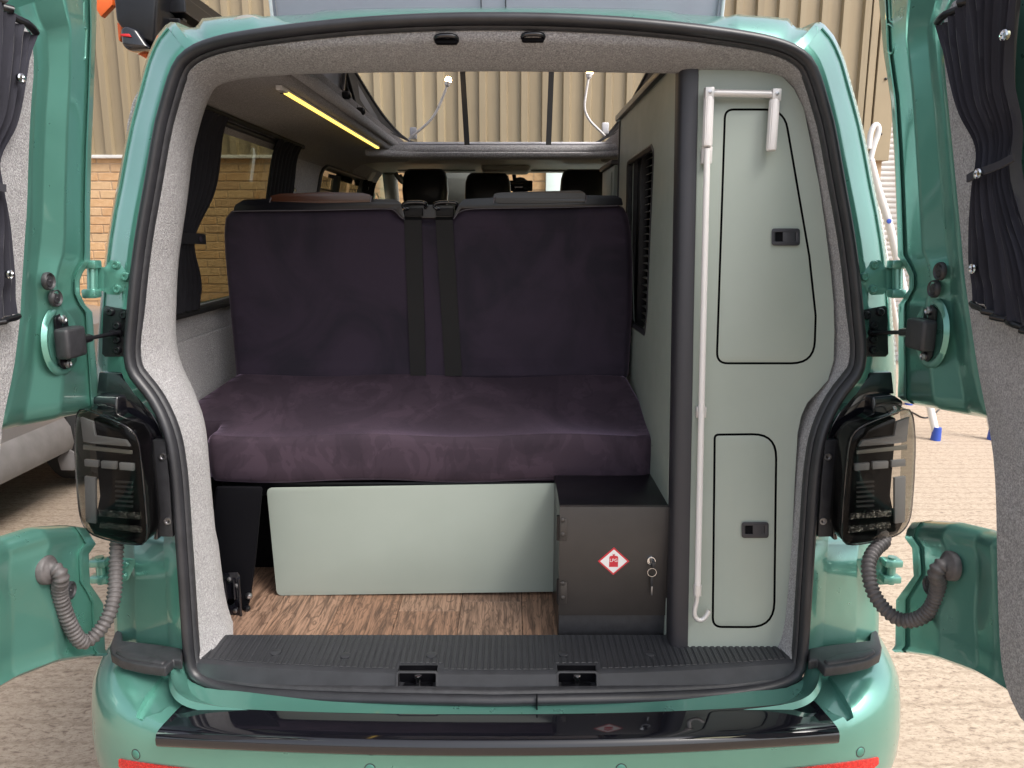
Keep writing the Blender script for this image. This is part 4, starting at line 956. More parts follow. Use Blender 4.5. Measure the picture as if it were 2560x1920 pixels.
lathe('snap', c2, [(.007, 0), (.007, .003), (.001, .004)], wallf(1.26, 1.62, 0) + Vector((.045, 0, 0)), (1, -.2, 0), 'chrome', 16)
c3 = wcurtain(2.54, 2.86, 'dark curtain on the forward sliding window behind the cab', 1.735, 1.285, .7, .15, front=True)
for za, ya, yb in ((1.768, .36, 1.33), (1.268, .36, 1.33)):
    tube('curtain_rail', van, [wallf(y, za, 0) + Vector((.018, 0, 0)) for y in (ya, (ya + yb) / 2, yb)], .008, 'strap', 8)
# ceiling strip left, from wall to the roof opening
AX = .452
YA = 1.80                                 # front end of the roof opening
def ceil(u, y, w):
    return Vector((u, y, w))
rows_ = []
for y in (.225, .4, .8, 1.2, 1.6, 1.85, 2.05, 2.3):
    x1 = AX if y < 1.86 else AX
    rows_.append([Vector((-.731, y, 1.735)), Vector((-.714, y, 1.765)), Vector((-.675, y, 1.788)), Vector((-.62, y, 1.797)), Vector((-.52, y, 1.80)), Vector((-AX - .012, y, 1.80)), Vector((-AX - .002, y, 1.806)), Vector((-AX, y, 1.82)), Vector((-AX, y, 1.875)), Vector((-AX - .03, y, 1.88))])
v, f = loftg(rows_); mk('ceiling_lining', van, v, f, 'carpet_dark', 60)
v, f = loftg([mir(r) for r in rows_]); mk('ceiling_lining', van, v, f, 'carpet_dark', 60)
# light felt edging on the inner side of the roof opening
tube('opening_edging', van, [Vector((-AX + .004, y, 1.832)) for y in (.3, .8, 1.3, 1.82)], .016, 'carpet', 8)
# rear header underside
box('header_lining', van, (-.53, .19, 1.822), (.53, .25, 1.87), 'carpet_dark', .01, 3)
# front bar of the roof opening, chamfered corners
fb = [(-.54, 1.66), (-.455, 1.735), (-.36, 1.80), (.36, 1.80), (.46, 1.735), (.58, 1.66)]
rows_ = []
for x, y in [(p.x, p.y) for p in resample([Vector((a, c, 0)) for a, c in fb], 24)]:
    rows_.append([Vector((x, y + .10, 1.775)), Vector((x, y + .012, 1.772)), Vector((x, y, 1.780)), Vector((x, y - .003, 1.793)), Vector((x, y + .003, 1.798)), Vector((x, y, 1.803)), Vector((x, y + .004, 1.818)), Vector((x, y + .016, 1.826)), Vector((x, y + .16, 1.828))])
v, f = loftg(rows_); mk('opening_front_bar', van, v, f, 'carpet', 60)
# roof skin around the opening
for a, b_ in (((-.66, .36, 1.885), (-AX - .032, 3.3, 1.90)), ((AX + .032, .36, 1.885), (.66, 3.3, 1.90)), ((-AX - .032, 1.90, 1.838), (AX + .032, 3.3, 1.848))):
    box('roof_skin', van, a, b_, 'plinth_white', .003)
# ---------------- raised roof
ZP = 2.62
pt = empty('raised_roof', van, (0, 1.2, 1.9))
rings = []
for y, z, w_ in ((.15, 2.42, .56), (.2, 2.50, .60), (1.2, 2.62, .62), (2.6, 2.74, .60), (2.9, 2.72, .56)):
    rings.append([Vector((x * w_, y, z + .04 * (1 - x * x))) for x in (-1, -.9, -.5, 0, .5, .9, 1)])
v, f = loftg(rings); mk('roof_panel', pt, v, f, 'plinth_white', 60)
# canvas: rear sheet and two side sheets that stop short of the open front
yb0 = .44
rear = [[Vector((-.52, yb0, 1.893)), Vector((-.26, yb0 - .02, 1.893)), Vector((0, yb0 - .03, 1.893)), Vector((.26, yb0 - .02, 1.893)), Vector((.52, yb0, 1.893))],
        [Vector((-.50, yb0 - .10, 2.15)), Vector((-.25, yb0 - .13, 2.15)), Vector((0, yb0 - .13, 2.15)), Vector((.25, yb0 - .13, 2.15)), Vector((.50, yb0 - .10, 2.15))],
        [Vector((-.50, .22, 2.45)), Vector((-.25, .2, 2.47)), Vector((0, .2, 2.48)), Vector((.25, .2, 2.47)), Vector((.50, .22, 2.45))]]
v, f = loftg(rear); mk('canvas', pt, v, f, 'canvas', 80)
for x in (-.035, .02): tube('canvas_seam', pt, [Vector((x, yb0 - .034, 1.90)), Vector((x, yb0 - .134, 2.15))], .0012, 'canvas_edge', 5)
for sgn in (-1, 1): tube('canvas_seam', pt, [Vector((sgn * .515, yb0 - .004, 1.893)), Vector((sgn * .505, yb0 - .10, 2.15))], .004, 'plinth_white', 6)
for sgn in (-1, 1):
    fe = [(1.04, 2.42), (1.05, 2.10), (1.08, 2.02), (1.20, 1.95), (1.40, 1.895), (1.60, 1.868), (1.75, 1.862)]
    rows_ = []
    for (y, z) in fe:
        q = (z - 1.86) / .56
        rows_.append([Vector((sgn * (.50), lerp(.44, .25, max(0, q)), z)), Vector((sgn * (.49 + .02), (y + .44) / 2, z)), Vector((sgn * (.47 if z > 1.9 else .455), y, z))])
    v, f = loftg(rows_); mk('canvas', pt, v, f, 'canvas_inside', 80)
    fe2 = [PXP(px, py, sgn * xx) if sgn < 0 else Vector((-PXP(px, py, -xx).x, PXP(px, py, -xx).y, PXP(px, py, -xx).z)) for px, py, xx in ((868, 150, .47), (880, 168, .47), (915, 225, .468), (950, 280, .462), (985, 322, .45), (1010, 345, .44), (1040, 362, .43), (1075, 372, .41), (1110, 378, .385))]
    sh = []
    for i, p in enumerate(fe2):
        q = i / (len(fe2) - 1); lowp_ = Vector((sgn * .455, lerp(1.0, 1.72, q), 1.862)); sh.append([p, p.lerp(lowp_, .5) + Vector((sgn * .01, 0, 0)), lowp_])
    v, f = loftg(sh); mk('canvas_front_edge', pt, v, f, 'canvas_edge', 80)
    tube('canvas_piping', pt, smoothpath(fe2, 2), .006, 'canvas_edge', 6)
    # gas struts
    for (p0, p1, q0, q1, xx) in (((832, 282 - 150 + 75, .455), (825, 240, .455), 0, 0, 0),):
        pass
s0 = [PXP(862, 172, -.470), PXP(855, 238, -.462)]; tube('strut', pt, s0, .006, 'black_metal', 8)
s1 = [PXP(864, 172, -.470), PXP(893, 278, -.455)]; tube('strut', pt, s1, .006, 'black_metal', 8)
for q in (PXP(855, 238, -.455), PXP(893, 278, -.450)): lathe('strut_foot', pt, [(.012, 0), (.012, .02), (.006, .026)], q, (1, 0, 0), 'black_metal', 12)
# two black straps up to the raised roof
for (xa, ya, xb, yb) in ((1168, 368, 1154, 140), (1371, 368, 1380, 140)):
    p = PY(xa, ya, 1.82); q = PY(xb, yb, 1.86); d = (q - p); q2 = p + d * 3.2
    v, f = boxg((-.011, -.0015, 0), (.011, .0015, 1)); v = [p + Vector((a[0] + (q2.x - p.x) * a[2], a[1] + (q2.y - p.y) * a[2], (q2.z - p.z) * a[2])) for a in v]
    mk('strap', pt, v, f, 'strap', 0)
    box('strap_anchor', pt, (p.x - .03, p.y - .012, p.z - .004), (p.x + .03, p.y + .012, p.z + .004), 'black_metal', .003)
# ---------------- cab, seen over the bench
box('cab_headliner', van, (-.76, 1.92, 1.822), (.76, 3.30, 1.836), 'cream_plastic', .01)
box('windscreen_header', van, (-.70, 3.16, 1.825), (.70, 3.32, 1.86), 'cream_plastic', .015, 3)
v, f = loftg([[Vector((-.66, 3.32, 1.85)), Vector((.66, 3.32, 1.85))], [Vector((-.74, 4.05, 1.18)), Vector((.74, 4.05, 1.18))]]); mk('windscreen', van, v, f, 'glass_clear', 0)
box('overhead_console', van, (-.13, 2.75, 1.79), (.13, 3.0, 1.835), 'cream_plastic', .02, 3)
box('sun_visor', van, (.14, 3.05, 1.812), (.62, 3.08, 1.86), 'grey_plastic', .012, 3)
box('sun_visor', van, (-.62, 3.05, 1.815), (-.17, 3.08, 1.86), 'grey_plastic', .012, 3)
# folded screen panel behind the middle headrest
box('screen_panel', van, (-.385, 3.38, 1.35), (-.17, 3.40, 1.855), 'grey_plastic', .01, 2)
for sgn in (-1, 1):
    rings = []
    for y, z, w_ in ((2.50, 1.20, .07), (2.53, 1.45, .075), (2.58, 1.62, .085), (2.68, 1.74, .11), (2.80, 1.80, .16)):
        x = sgn * (WXL(z) + .01); rings.append([Vector((x, y - w_ / 2, z)), Vector((x - sgn * .035, y - w_ / 3, z)), Vector((x - sgn * .04, y + w_ / 3, z)), Vector((x, y + w_ / 2, z))])
    v, f = loftg(rings); mk('cab_pillar', van, v, f, 'cream_plastic', 60)
    v, f = tubeg([Vector((sgn * .70, 3.30, 1.84)), Vector((sgn * .76, 4.05, 1.18))], .045, 10); mk('windscreen_pillar', van, v, f, 'cream_plastic', 60)
    h0 = [Vector((sgn * .60, 2.85, 1.79)), Vector((sgn * .57, 2.86, 1.745)), Vector((sgn * .57, 3.02, 1.745)), Vector((sgn * .60, 3.03, 1.79))]; tube('grab_handle', van, smoothpath(h0, 2), .012, 'grey_plastic', 8)
v, f = boxg((-.74, 3.55, .95), (.74, 4.05, 1.17)); mk('dashboard', van, v, f, 'black_plastic', 35, .04, 3)
box('cab_floor', van, (-.76, 2.6, .50), (.76, 4.1, .56), 'dark', 0)
box('bonnet', van, (-.80, 4.05, .55), (.80, 4.62, 1.12), 'paint', .08, 4)
mp_ = PY(1300, 466, 3.25); mr = lathe('mirror', van, [(.001, 0), (.05, .0), (.055, .012), (.03, .03), (.005, .034)], mp_, (0, 1, 0), 'black_plastic', 16); mr.scale = (1, 1, 1)
box('mirror_glass', van, (mp_.x - .10, mp_.y - .012, mp_.z - .028), (mp_.x + .075, mp_.y - .0, mp_.z + .034), 'black_gloss', .012, 3)
tube('mirror_stem', van, [mp_ + Vector((-.03, .0, .02)), mp_ + Vector((-.05, .06, .20))], .012, 'black_plastic', 8)
for i, (x0, x1, yt, lab) in enumerate(((1005, 1122, 423, 'left'), (1161, 1278, 433, 'middle'), (1400, 1524, 424, 'right'))):
    yc = 2.75; a = PY(x0, yt, yc); c = PY(x1, 520, yc); xm = (a.x + c.x) / 2; w_ = (c.x - a.x) / 2
    seat = thing('cab_seat', (xm, yc, .55), ('leftmost', 'middle', 'rightmost')[i] + ' of the three black cab seat headrests beyond the bench', 'seat', 'cab seats')
    rings = []
    for q, ww, dd in ((0, .78, .05), (.15, .93, .062), (.5, 1.0, .066), (.8, .96, .062), (.93, .88, .052), (1.0, .74, .03)):
        z = lerp(a.z - .235, a.z, q); rings.append([Vector((xm + ww * w_ * math.copysign(abs(math.cos(t)) ** .5, math.cos(t)), yc + dd * math.copysign(abs(math.sin(t)) ** .6, math.sin(t)), z)) for t in [2 * math.pi * k / 28 for k in range(28)]])
    v, f = loftg(rings, True, True); hr = mk('headrest', seat, v, f, 'leather', 50)
    for sx in (-1, 1): tube('seam', hr, [Vector((xm + sx * w_ * k1, yc - .063 * k2, lerp(a.z - .22, a.z - .006, q))) for q, k1, k2 in ((0, .70, .72), (.3, .78, .80), (.7, .78, .80), (.95, .66, .6))], .002, 'leather', 6)
    for sx in (-1, 1): tube('post', seat, [Vector((xm + sx * .06, yc, a.z - .36)), Vector((xm + sx * .06, yc, a.z - .2))], .006, 'steel', 8)
    v, f = boxg((xm - .24, yc - .07, .75), (xm + .24, yc + .07, a.z - .28)); mk('backrest', seat, v, f, 'leather', 40, .05, 3)
    v, f = boxg((xm - .24, yc + .05, .60), (xm + .24, yc + .55, .76)); mk('seat_base', seat, v, f, 'leather', 40, .04, 3)
for wx in (.80, -.80): wheel(van, Vector((wx, .98, .33)))
# ---------------- floor planks and threshold
flo = empty('floor', van, (0, .6, ZF))
box('subfloor', flo, (-.74, .09, .52), (.74, 3.0, ZF - .006), 'dark', 0)
pw = .150
for i in range(-5, 5):
    xa = i * pw + .058; y = .085 + [0, .27, .12, .62, .05, .40, .19, .52, .33, .10][i + 5] - .45
    L_ = .62
    while y > .08: y -= L_
    while y < 2.4:
        a, c = max(.085, y), min(2.4, y + L_)
        if c - a > .02:
            v, f = boxg((-(pw / 2) + .0006, 0, 0), (pw / 2 - .0006, c - a - .0012, .006)); o = mk('plank', flo, v, f, 'plank', 0, .0006, 1, at=(xa + pw / 2, a, ZF - .006))
        y += L_
# threshold: ribbed top and sloping front, following the bowed sill
def tfront(x): return -.050 + .050 * (abs(x) / .66) ** 2.2
th = []; xl, xr = -.640, .640
NT = 64
for k in range(NT + 1):
    x = lerp(xl, xr, k / NT); yf = tfront(x); th.append([Vector((x, .125 if abs(x) < .7 else .1, .570)), Vector((x, .100, .5985)), Vector((x, yf + .006, .5985)), Vector((x, yf - .002, .595)), Vector((x, yf - .014, .566)), Vector((x, yf - .020, .552)), Vector((x, yf - .028, .546)), Vector((x, yf - .028, .53)), Vector((x, .125, .53))])
tv, tf = loftg(th, True, True)
def cutbox(o, boxes):
    for a, c in boxes:
        v, f = boxg(a, c); me = mkmesh('cut', v, f, None, 0); co = bpy.data.objects.new('cut', me); COL.objects.link(co)
        m = o.modifiers.new('b', 'BOOLEAN'); m.operation = 'DIFFERENCE'; m.object = co; m.solver = 'EXACT'
        dg = bpy.context.evaluated_depsgraph_get(); dg.update(); nm = bpy.data.meshes.new_from_object(o.evaluated_get(dg)); o.modifiers.clear(); o.data = nm
        bpy.data.objects.remove(co)
thr = mk('threshold', van, tv, tf, 'sill_plastic', 40)
rec = []
for px in (1043, 1443):
    p = PY(px, 1703, -.05); rec.append(p)
bpy.context.view_layer.update()
cutbox(thr, [((p.x - .040, -.12, .5605), (p.x + .040, tfront(p.x) + .026, .62)) for p in rec])
for p in rec:
    yf = tfront(p.x)
    lw = empty('latch_well', thr, (p.x, yf, .57))
    box('well_back', lw, (p.x - .0395, yf + .0245, .561), (p.x + .0395, yf + .0257, .598), 'dark', 0)
    lo = rrect(p.x - .043, .5575, p.x + .043, .6005, .007); li = rrect(p.x - .0385, .5615, p.x + .0385, .5975, .005)
    plate('well_frame', lw, lo, [li], lambda a, c, w: Vector((a, yf - .0155 + (c - .566) * .41 + .004 * w, c)), 'black_plastic', .0008)
    lathe('striker_pin', lw, [(.006, 0), (.006, .016), (.008, .017), (.008, .022), (.004, .023)], (p.x + .001, yf + .010, .564), (0, 0, 1), 'chrome', 16)
    box('striker_plate', lw, (p.x - .03, yf - .004, .5612), (p.x + .03, yf + .022, .5635), 'black_metal', .001)
rib_me = None
nr = 94
for k in range(nr):
    x = lerp(xl + .012, xr - .012, k / (nr - 1)); yf = tfront(x)
    v, f = boxg((-.0046, 0, 0), (.0046, .098 - yf - .010, .0022)); 
    if min(abs(x - p.x) for p in rec) < .046: v = [(a_, b_ + .022 * (b_ < .01), c_) for a_, b_, c_ in v]
    share('rib', thr, mkmesh('rib', v, f, 'sill_plastic', 0, .001, 1), (x, yf + .010, .5984))
for px, py in ((689, 1637), (864, 1645), (1079, 1644), (1409, 1641), (1625, 1641)):
    p = PZ(px, py, .595); lathe('cover_cap', thr, [(.0115, 0), (.0115, .0035), (.0095, .0045), (.001, .0045)], Vector((p.x, p.y, .5985)), (0, 0, 1), 'sill_plastic', 20)

# ================================================================== FURNITURE AND FITTINGS
# ---------------- bench
bench = thing('bench_seat', (-.16, .6, ZF), 'dark purple velvet bench seat with black leather head cushions inside the van', 'bench seat')
def cush_z(y): return .994 + .088 * min(1, max(0, (y - .34) / .32)) ** 1.7
TS = lambda px, py: solve_top(px, py)
def solve_top(px, py):
    d = ray(px, py); z = 1.0
    for _ in range(40):
        t = (z - CAM.z) / d.z; p = CAM + d * t; z = .6 * z + .4 * cush_z(p.y)
    return CAM + d * ((z - CAM.z) / d.z)
fl_, fr_ = PY(512, 1085, .335), PY(1640, 1078, .335)
bl_, br_ = PY(603, 936, .66), PY(1568, 925, .66)
w1, w2, w3 = solve_top(466, 1006), solve_top(500, 1050), solve_top(552, 1052)
outl = [(fl_.x, .335), (fr_.x, .335), (br_.x + .02, .55), (br_.x, .67), (bl_.x - .01, .67), (w1.x, w1.y), (w1.x, w3.y), (w3.x + .0, w3.y), (fl_.x + .004, w3.y - .05)]
def seatz(x, y):
    return cush_z(y) + .007 * math.sin(x * 5.3 + 1) * math.sin(y * 9) + .004 * math.sin(x * 13 + y * 17)
cu = [lerp(fl_.x - .1, fr_.x, k / 26) for k in range(1, 26)]; cv_ = [.36 + .31 * k / 14 for k in range(0, 14)]
o2 = rpoly(outl, [.05, .05, .02, .02, .02, .03, .02, .015, .03], 5)
o2 = [(p.x, p.y) for p in resample([Vector((a, c, 0)) for a, c in o2], 260, True)]
# several layers give the cushion a rounded edge
def layer(scale_in, dz):
    return None
def inset2(pts, d):
    n = len(pts); out = []
    for i in range(n):
        a, b_, c = Vector(pts[i - 1]), Vector(pts[i]), Vector(pts[(i + 1) % n]); t = (c - a)
        if t.length < 1e-6: out.append(b_); continue
        t.normalize(); out.append(b_ + Vector((-t.y, t.x)) * d)
    return [(p.x, p.y) for p in out]
area = sum(o2[i - 1][0] * o2[i][1] - o2[i][0] * o2[i - 1][1] for i in range(len(o2)))
sg = 1 if area > 0 else -1
rings = []
for d, dz in ((.020, -.120), (.006, -.117), (.0, -.108), (-.003, -.08), (-.004, -.055), (-.003, -.03), (-.001, -.016), (.003, -.007), (.009, -.0015)):
    rings.append([Vector((x, y, seatz(x, y) + dz)) for x, y in inset2(o2, sg * d)])
sv, sf = loftg(rings, closed=True)
tv, tf = plateg(inset2(o2, sg * .009), [], lambda x, y, w: Vector((x, y, seatz(x, y) - .004 + .004 * min(1, 1))), cutsu=cu, cutsv=cv_, back=False)
tv = [Vector((p.x, p.y, seatz(p.x, p.y) - .0015)) for p in tv]
bv, bf = plateg(inset2(o2, sg * .020), [], lambda x, y, w: Vector((x, y, seatz(x, y) - .120)), back=False)
v, f = joing([(sv, sf), (tv, tf), (bv, bf)])
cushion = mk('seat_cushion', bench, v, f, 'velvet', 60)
for sx, xx in ((1, fr_.x), (-1, fl_.x)):
    pp_ = [Vector((xx - sx * .006, .337, seatz(xx, .34) - .02)), Vector((xx + sx * .002, .342, seatz(xx, .34) - .06)), Vector((xx - sx * .004, .340, seatz(xx, .34) - .108))]
    tube('piping', cushion, smoothpath(pp_, 2), .003, 'velvet_back', 6)
# backrest
BK = [(572, 545), (580, 530), (600, 524), (804, 524), (972, 519), (985, 524), (1000, 541), (1014, 547), (1126, 547), (1140, 541), (1150, 522), (1165, 519), (1235, 519), (1400, 517), (1530, 512), (1552, 514), (1566, 535), (1574, 580), (1578, 660), (1576, 800), (1568, 945), (600, 955), (592, 860), (580, 740), (571, 640), (568, 580)]
YB = .66
def BKP(px, py, off=0.0): return PY(px, py, YB + off)
bo = [BKP(p[0], p[1], .05) for p in BK]; bx_ = [(p.x, p.z) for p in bo]
ar = sum(bx_[i - 1][0] * bx_[i][1] - bx_[i][0] * bx_[i - 1][1] for i in range(len(bx_))); s2 = 1 if ar > 0 else -1
bx_ = [(p.x, p.y) for p in resample([Vector((a, c, 0)) for a, c in bx_], 130, True)]
def puff(x, z): return .006 * math.sin(x * 7 + 1.3) * math.sin(z * 9) 
rings = []
for d, yy in ((.012, .13), (.0, .12), (-.004, .09), (-.004, .06), (.0, .03), (.005, .014), (.013, .004), (.022, .0)):
    rings.append([Vector((x, YB + yy, z)) for x, z in inset2(bx_, s2 * d)])
sv, sf = loftg(rings, closed=True)
tv, tf = plateg(inset2(bx_, s2 * .022), [], lambda x, z, w: Vector((x, YB, z)), cutsu=[-.8 + .05 * k for k in range(25)], cutsv=[1.05 + .05 * k for k in range(11)], back=False)
bdr = inset2(bx_, s2 * .022)
tv = [Vector((p.x, p.y + (puff(p.x, p.z) if min((p.x - a) ** 2 + (p.z - c) ** 2 for a, c in bdr) > .0012 else 0), p.z)) for p in tv]
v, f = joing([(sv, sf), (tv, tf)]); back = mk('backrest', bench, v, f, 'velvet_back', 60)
for px, py, w_ in ((1566, 610, 30), (1562, 690, 36), (1560, 740, 26), (1555, 830, 34), (1563, 865, 26)):
    pass
# leather tops
LT = [([(582, 527), (588, 512), (610, 499), (660, 497), (930, 497), (990, 499), (1004, 508), (1012, 546), (1003, 543), (988, 524), (972, 520), (804, 525), (660, 526)], 'leather'),
      ([(1134, 544), (1146, 512), (1160, 498), (1230, 494), (1470, 488), (1540, 489), (1554, 496), (1558, 514), (1530, 513), (1400, 518), (1235, 520), (1152, 521), (1140, 542)], 'leather')]
for pts, m in LT:
    q = rpoly(pts, 4, 3); plate('leather_top', back, q, [], lambda a, c, w: PY(a, c, YB - .004 + .15 * w), m, .008, 3)
plate('leather_top', back, rpoly([(1008, 545), (1132, 545), (1132, 512), (1008, 512)], 4), [], lambda a, c, w: PY(a, c, YB + .012 + .13 * w), 'leather', .006, 3)
for pts in ([(674, 503), (676, 490), (700, 484), (815, 480), (905, 482), (926, 487), (930, 500), (925, 505), (800, 508)], [(1232, 497), (1236, 484), (1255, 481), (1350, 478), (1450, 476), (1462, 482), (1467, 498), (1460, 505), (1350, 508), (1245, 508)]):
    q = rpoly(pts, 5, 3); hb_ = plate('head_cushion', back, q, [], lambda a, c, w: PY(a, c, YB - .012 + .20 * w), 'leather_brown_reflection' if pts[0][0] < 1000 else 'leather_tan', .014, 4)
    for k in (0, -3):
        pass
for pth in ([(582, 528), (660, 527), (804, 526), (972, 521), (988, 526), (1003, 545), (1012, 548)], [(1134, 547), (1152, 523), (1235, 521), (1400, 519), (1545, 514)]):
    tube('stitching', back, smoothpath([PY(a, c, YB - .006) for a, c in pth], 2), .0012, 'thread', 5)
for pth in ([(674, 506), (678, 494)], [(926, 505), (930, 490)], [(1234, 508), (1237, 490)], [(1464, 506), (1467, 488)]):
    tube('stitching', back, [PY(a, c, YB - .022) for a, c in pth], .0015, 'thread', 5)
# seat belts and their guides
for (t0, t1, b0, b1) in ((1010, 1053, 1026, 1065), (1088, 1131, 1113, 1155)):
    rings = []
    for q, off in ((0, .02), (.03, -.004), (.2, -.006), (.6, -.006), (1, -.006)):
        y = lerp(538, 940, q); a, c = PY(lerp(t0, b0, q), y, YB + off), PY(lerp(t1, b1, q), y, YB + off)
        rings.append([a, c, c + Vector((0, .003, 0)), a + Vector((0, .003, 0))])
    v, f = loftg(rings, True, True); bt = mk('seat_belt', bench, v, f, 'webbing', 30)
    xa, xb = t0 - 3, t1 + 12
    g = smoothpath([PY(xa, 516, YB - .006), PY(xa + 3, 506, YB - .012), PY(xb - 3, 505, YB - .012), PY(xb, 514, YB - .004), PY(xb - 2, 522, YB + .02)], 2)
    tube('belt_guide', bench, g, .0048, 'black_gloss', 10)
    g = smoothpath([PY(xa, 516, YB - .006), PY(xa + 6, 522, YB - .008), PY(xa + 12, 523, YB)], 2); tube('belt_guide', bench, g, .0048, 'black_gloss', 10)
    a, c = PY(t0 + 1, 520, YB), PY(t1 + 3, 540, YB); box('belt_fold', bench, (a.x, YB - .002, c.z), (c.x, YB + .02, a.z), 'webbing', .003)
# base: dark beam, front panel, steel leg
a, c = PY(545, 1204, .37), PY(1640, 1228, .37); box('base_beam', bench, (a.x + .01, .365, c.z - .01), (c.x, .64, a.z), 'black_metal', .004)
q = rpoly([(666, 1219), (1392, 1208), (1392, 1479), (692, 1489)], [16, 0, 0, 16], 6)
plate('front_panel', bench, q, [], lambda a, c, w: solve(a, c, lambda x, z: .335 + .018 * w), 'sage', .0012)
lg = [(540, 1215), (657, 1216), (655, 1240), (640, 1400), (628, 1490), (612, 1552), (600, 1560), (550, 1563), (540, 1440), (530, 1300)]
plate('leg', bench, lg, [], lambda a, c, w: PY(a, c, .26 + .06 * w), 'dark', .006, 3)
brk = plate('leg_bracket', bench, rpoly([(541, 1434), (594, 1430), (600, 1440), (606, 1552), (552, 1560)], 4), [rpoly([(566, 1498), (584, 1496), (586, 1506), (576, 1514), (566, 1508)], 2)], lambda a, c, w: PY(a, c, .235 + .02 * w), 'black_gloss', .003)
for (x0, y0, x1, y1) in ((561, 1452, 566, 1500), (596, 1446, 603, 1550), (584, 1448, 587, 1498), (549, 1520, 552, 1552)):
    tube('flange', brk, [PY(x0, y0, .232), PY(x1, y1, .232)], .0035, 'black_gloss', 8)
for a, c in ((547, 1466), (593, 1462), (574, 1447), (594, 1549), (551, 1555), (589, 1526)): lathe('bolt', brk, [(.005, 0), (.005, .004), (.002, .005)], PY(a, c, .234), (0, -1, 0), 'steel', 10)
for a, c in ((622, 1488), (618, 1520), (624, 1532)): lathe('bolt', bench, [(.008, 0), (.008, .006), (.004, .012)], PY(a, c, .262), (.4, -1, 0), 'steel' if c < 1500 else 'black_metal', 10)
# loose dark belt behind the leg
tag(tube('belt_strap', bench, [PY(520, 1345, .40), PY(545, 1300, .40), PY(575, 1265, .42)], .012, 'webbing', 6))
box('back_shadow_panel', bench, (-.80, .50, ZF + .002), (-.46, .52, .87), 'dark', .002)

# ---------------- tall cabinet
OC = .045
cab = thing('tall_cabinet', (.55, .35, ZF), 'tall sage green cabinet with two doors and black corner post at right', 'cabinet')
CR = [(1747, 150), (1820, 153), (1884, 162), (1925, 174), (1953, 188), (1985, 222), (2009, 270), (2029, 367), (2048, 463), (2062, 560), (2077, 680), (2084, 760), (2086, 830), (2084, 902), (2070, 950), (2042, 982), (2018, 1007), (2003, 1040), (1994, 1083), (1987, 1203), (1980, 1361), (1977, 1452), (1974, 1570), (1966, 1610), (1949, 1630), (1923, 1637), (1719, 1640)]
D1 = rpoly([(1810, 271), (1963, 271), (2026, 640), (2042, 790), (2038, 911), (1789, 911)], [26, 60, 40, 60, 70, 30], 7)
D2 = rpoly([(1784, 1084), (1944, 1082), (1938, 1571), (1779, 1570)], [14, 62, 66, 26], 7)
def shrink(pts, d):
    a = sum(pts[i - 1][0] * pts[i][1] - pts[i][0] * pts[i - 1][1] for i in range(len(pts))); return inset2(pts, d if a > 0 else -d)
plate('face_panel', cab, CR, [D1, D2], lambda a, c, w: FL(a, c, OC + .016 * w), 'sage', 0)
plate('gap_backing', cab, [(1760, 200), (1980, 230), (2075, 800), (2060, 930), (1970, 1060), (1965, 1600), (1740, 1620)], [], lambda a, c, w: FL(a, c, OC + .019 + .004 * w), 'dark', 0)
for D, (lx0, ly0, lx1, ly1) in ((D1, (1929, 571, 2000, 614)), (D2, (1854, 1305, 1922, 1345))):
    dr_ = plate('cabinet_door', cab, shrink(D, 5.5), [], lambda a, c, w: FL(a, c, OC - .0005 + .016 * w), 'sage', .0012)
    pb = rrect(lx0, ly0, lx1, ly1, 8); cu_ = rrect(lx0 + 9, ly0 + 9, lx1 - 10, ly1 - 10, 3)
    la = plate('latch', dr_, pb, [cu_], lambda a, c, w: FL(a, c, OC - .005 + .006 * w), 'post_black', .001)
    plate('latch_well', la, cu_, [], lambda a, c, w: FL(a, c, OC - .0012 + .001 * w), 'dark', 0)
    plate('latch_paddle', la, rrect(lx0 + 28, ly0 + 9, lx1 - 11, ly1 - 10, 2), [], lambda a, c, w: FL(a, c, OC - .0045 + .003 * w), 'post_black', .0006)
# rounded black corner post
rings = []
PXL, PXR = [(1692, 148), (1667, 1642)], [(1746, 150), (1719, 1642)]
for q in (0, 1):
    a = FL(PXL[q][0] - 0, PXL[q][1], OC + .03); c = FL(PXR[q][0], PXR[q][1], OC - .004)
    b0 = Vector((a.x, c.y - .0, c.z)); w_ = c.x - a.x
    prof = [(0, .045), (0, .022), (.002, .010), (.007, .003), (.016, 0), (.024, -.001), (w_, 0), (w_, .045)]
    rings.append([Vector((a.x + px_, c.y + py_, c.z)) for px_, py_ in prof])
v, f = loftg(rings, True, True); post = mk('corner_post', cab, v, f, 'post_black', 50)
CXS = FL(1667, 1642, OC).x + .006
# side board with louvred opening
hs = [(1569, 405), (1629, 364), (1635, 380), (1627, 560), (1618, 780), (1612, 836), (1571, 808), (1566, 600)]
hp = [PXP(a, c, CXS) for a, c in hs]; hole = rpoly([(p.y, p.z) for p in hp], .02)
ztop = 1.822
zz = [(y - OC) for y in (0,)]
so = [(OC + .05 + (ZF - .56) * K6, ZF), (1.06, ZF), (1.06, ztop), (OC + .05 + (ztop - .56) * K6, ztop)]
sb_ = plate('side_board', cab, so, [hole], lambda y, z, w: Vector((CXS + .018 * w, y, z)), 'sage', 0)
y0_, y1_ = min(p[0] for p in hole), max(p[0] for p in hole); z0_, z1_ = min(p[1] for p in hole), max(p[1] for p in hole)
fr2 = [Vector((CXS + .006, y, z)) for y, z in hole]; v, f = tubeg(fr2, .009, 6, True); mk('opening_frame', cab, v, f, 'black_plastic', 50)
lv = empty('louvre', cab, (CXS + .06, (y0_ + y1_) / 2, z0_))
box('louvre_back', lv, (CXS + .060, y0_ - .03, z0_ - .03), (CXS + .064, y1_ + .03, z1_ + .03), 'black_gloss', 0)
box('reveal_side', lv, (CXS + .019, y1_ - .001, z0_ - .02), (CXS + .06, y1_ + .004, z1_ + .02), 'black_plastic', 0)
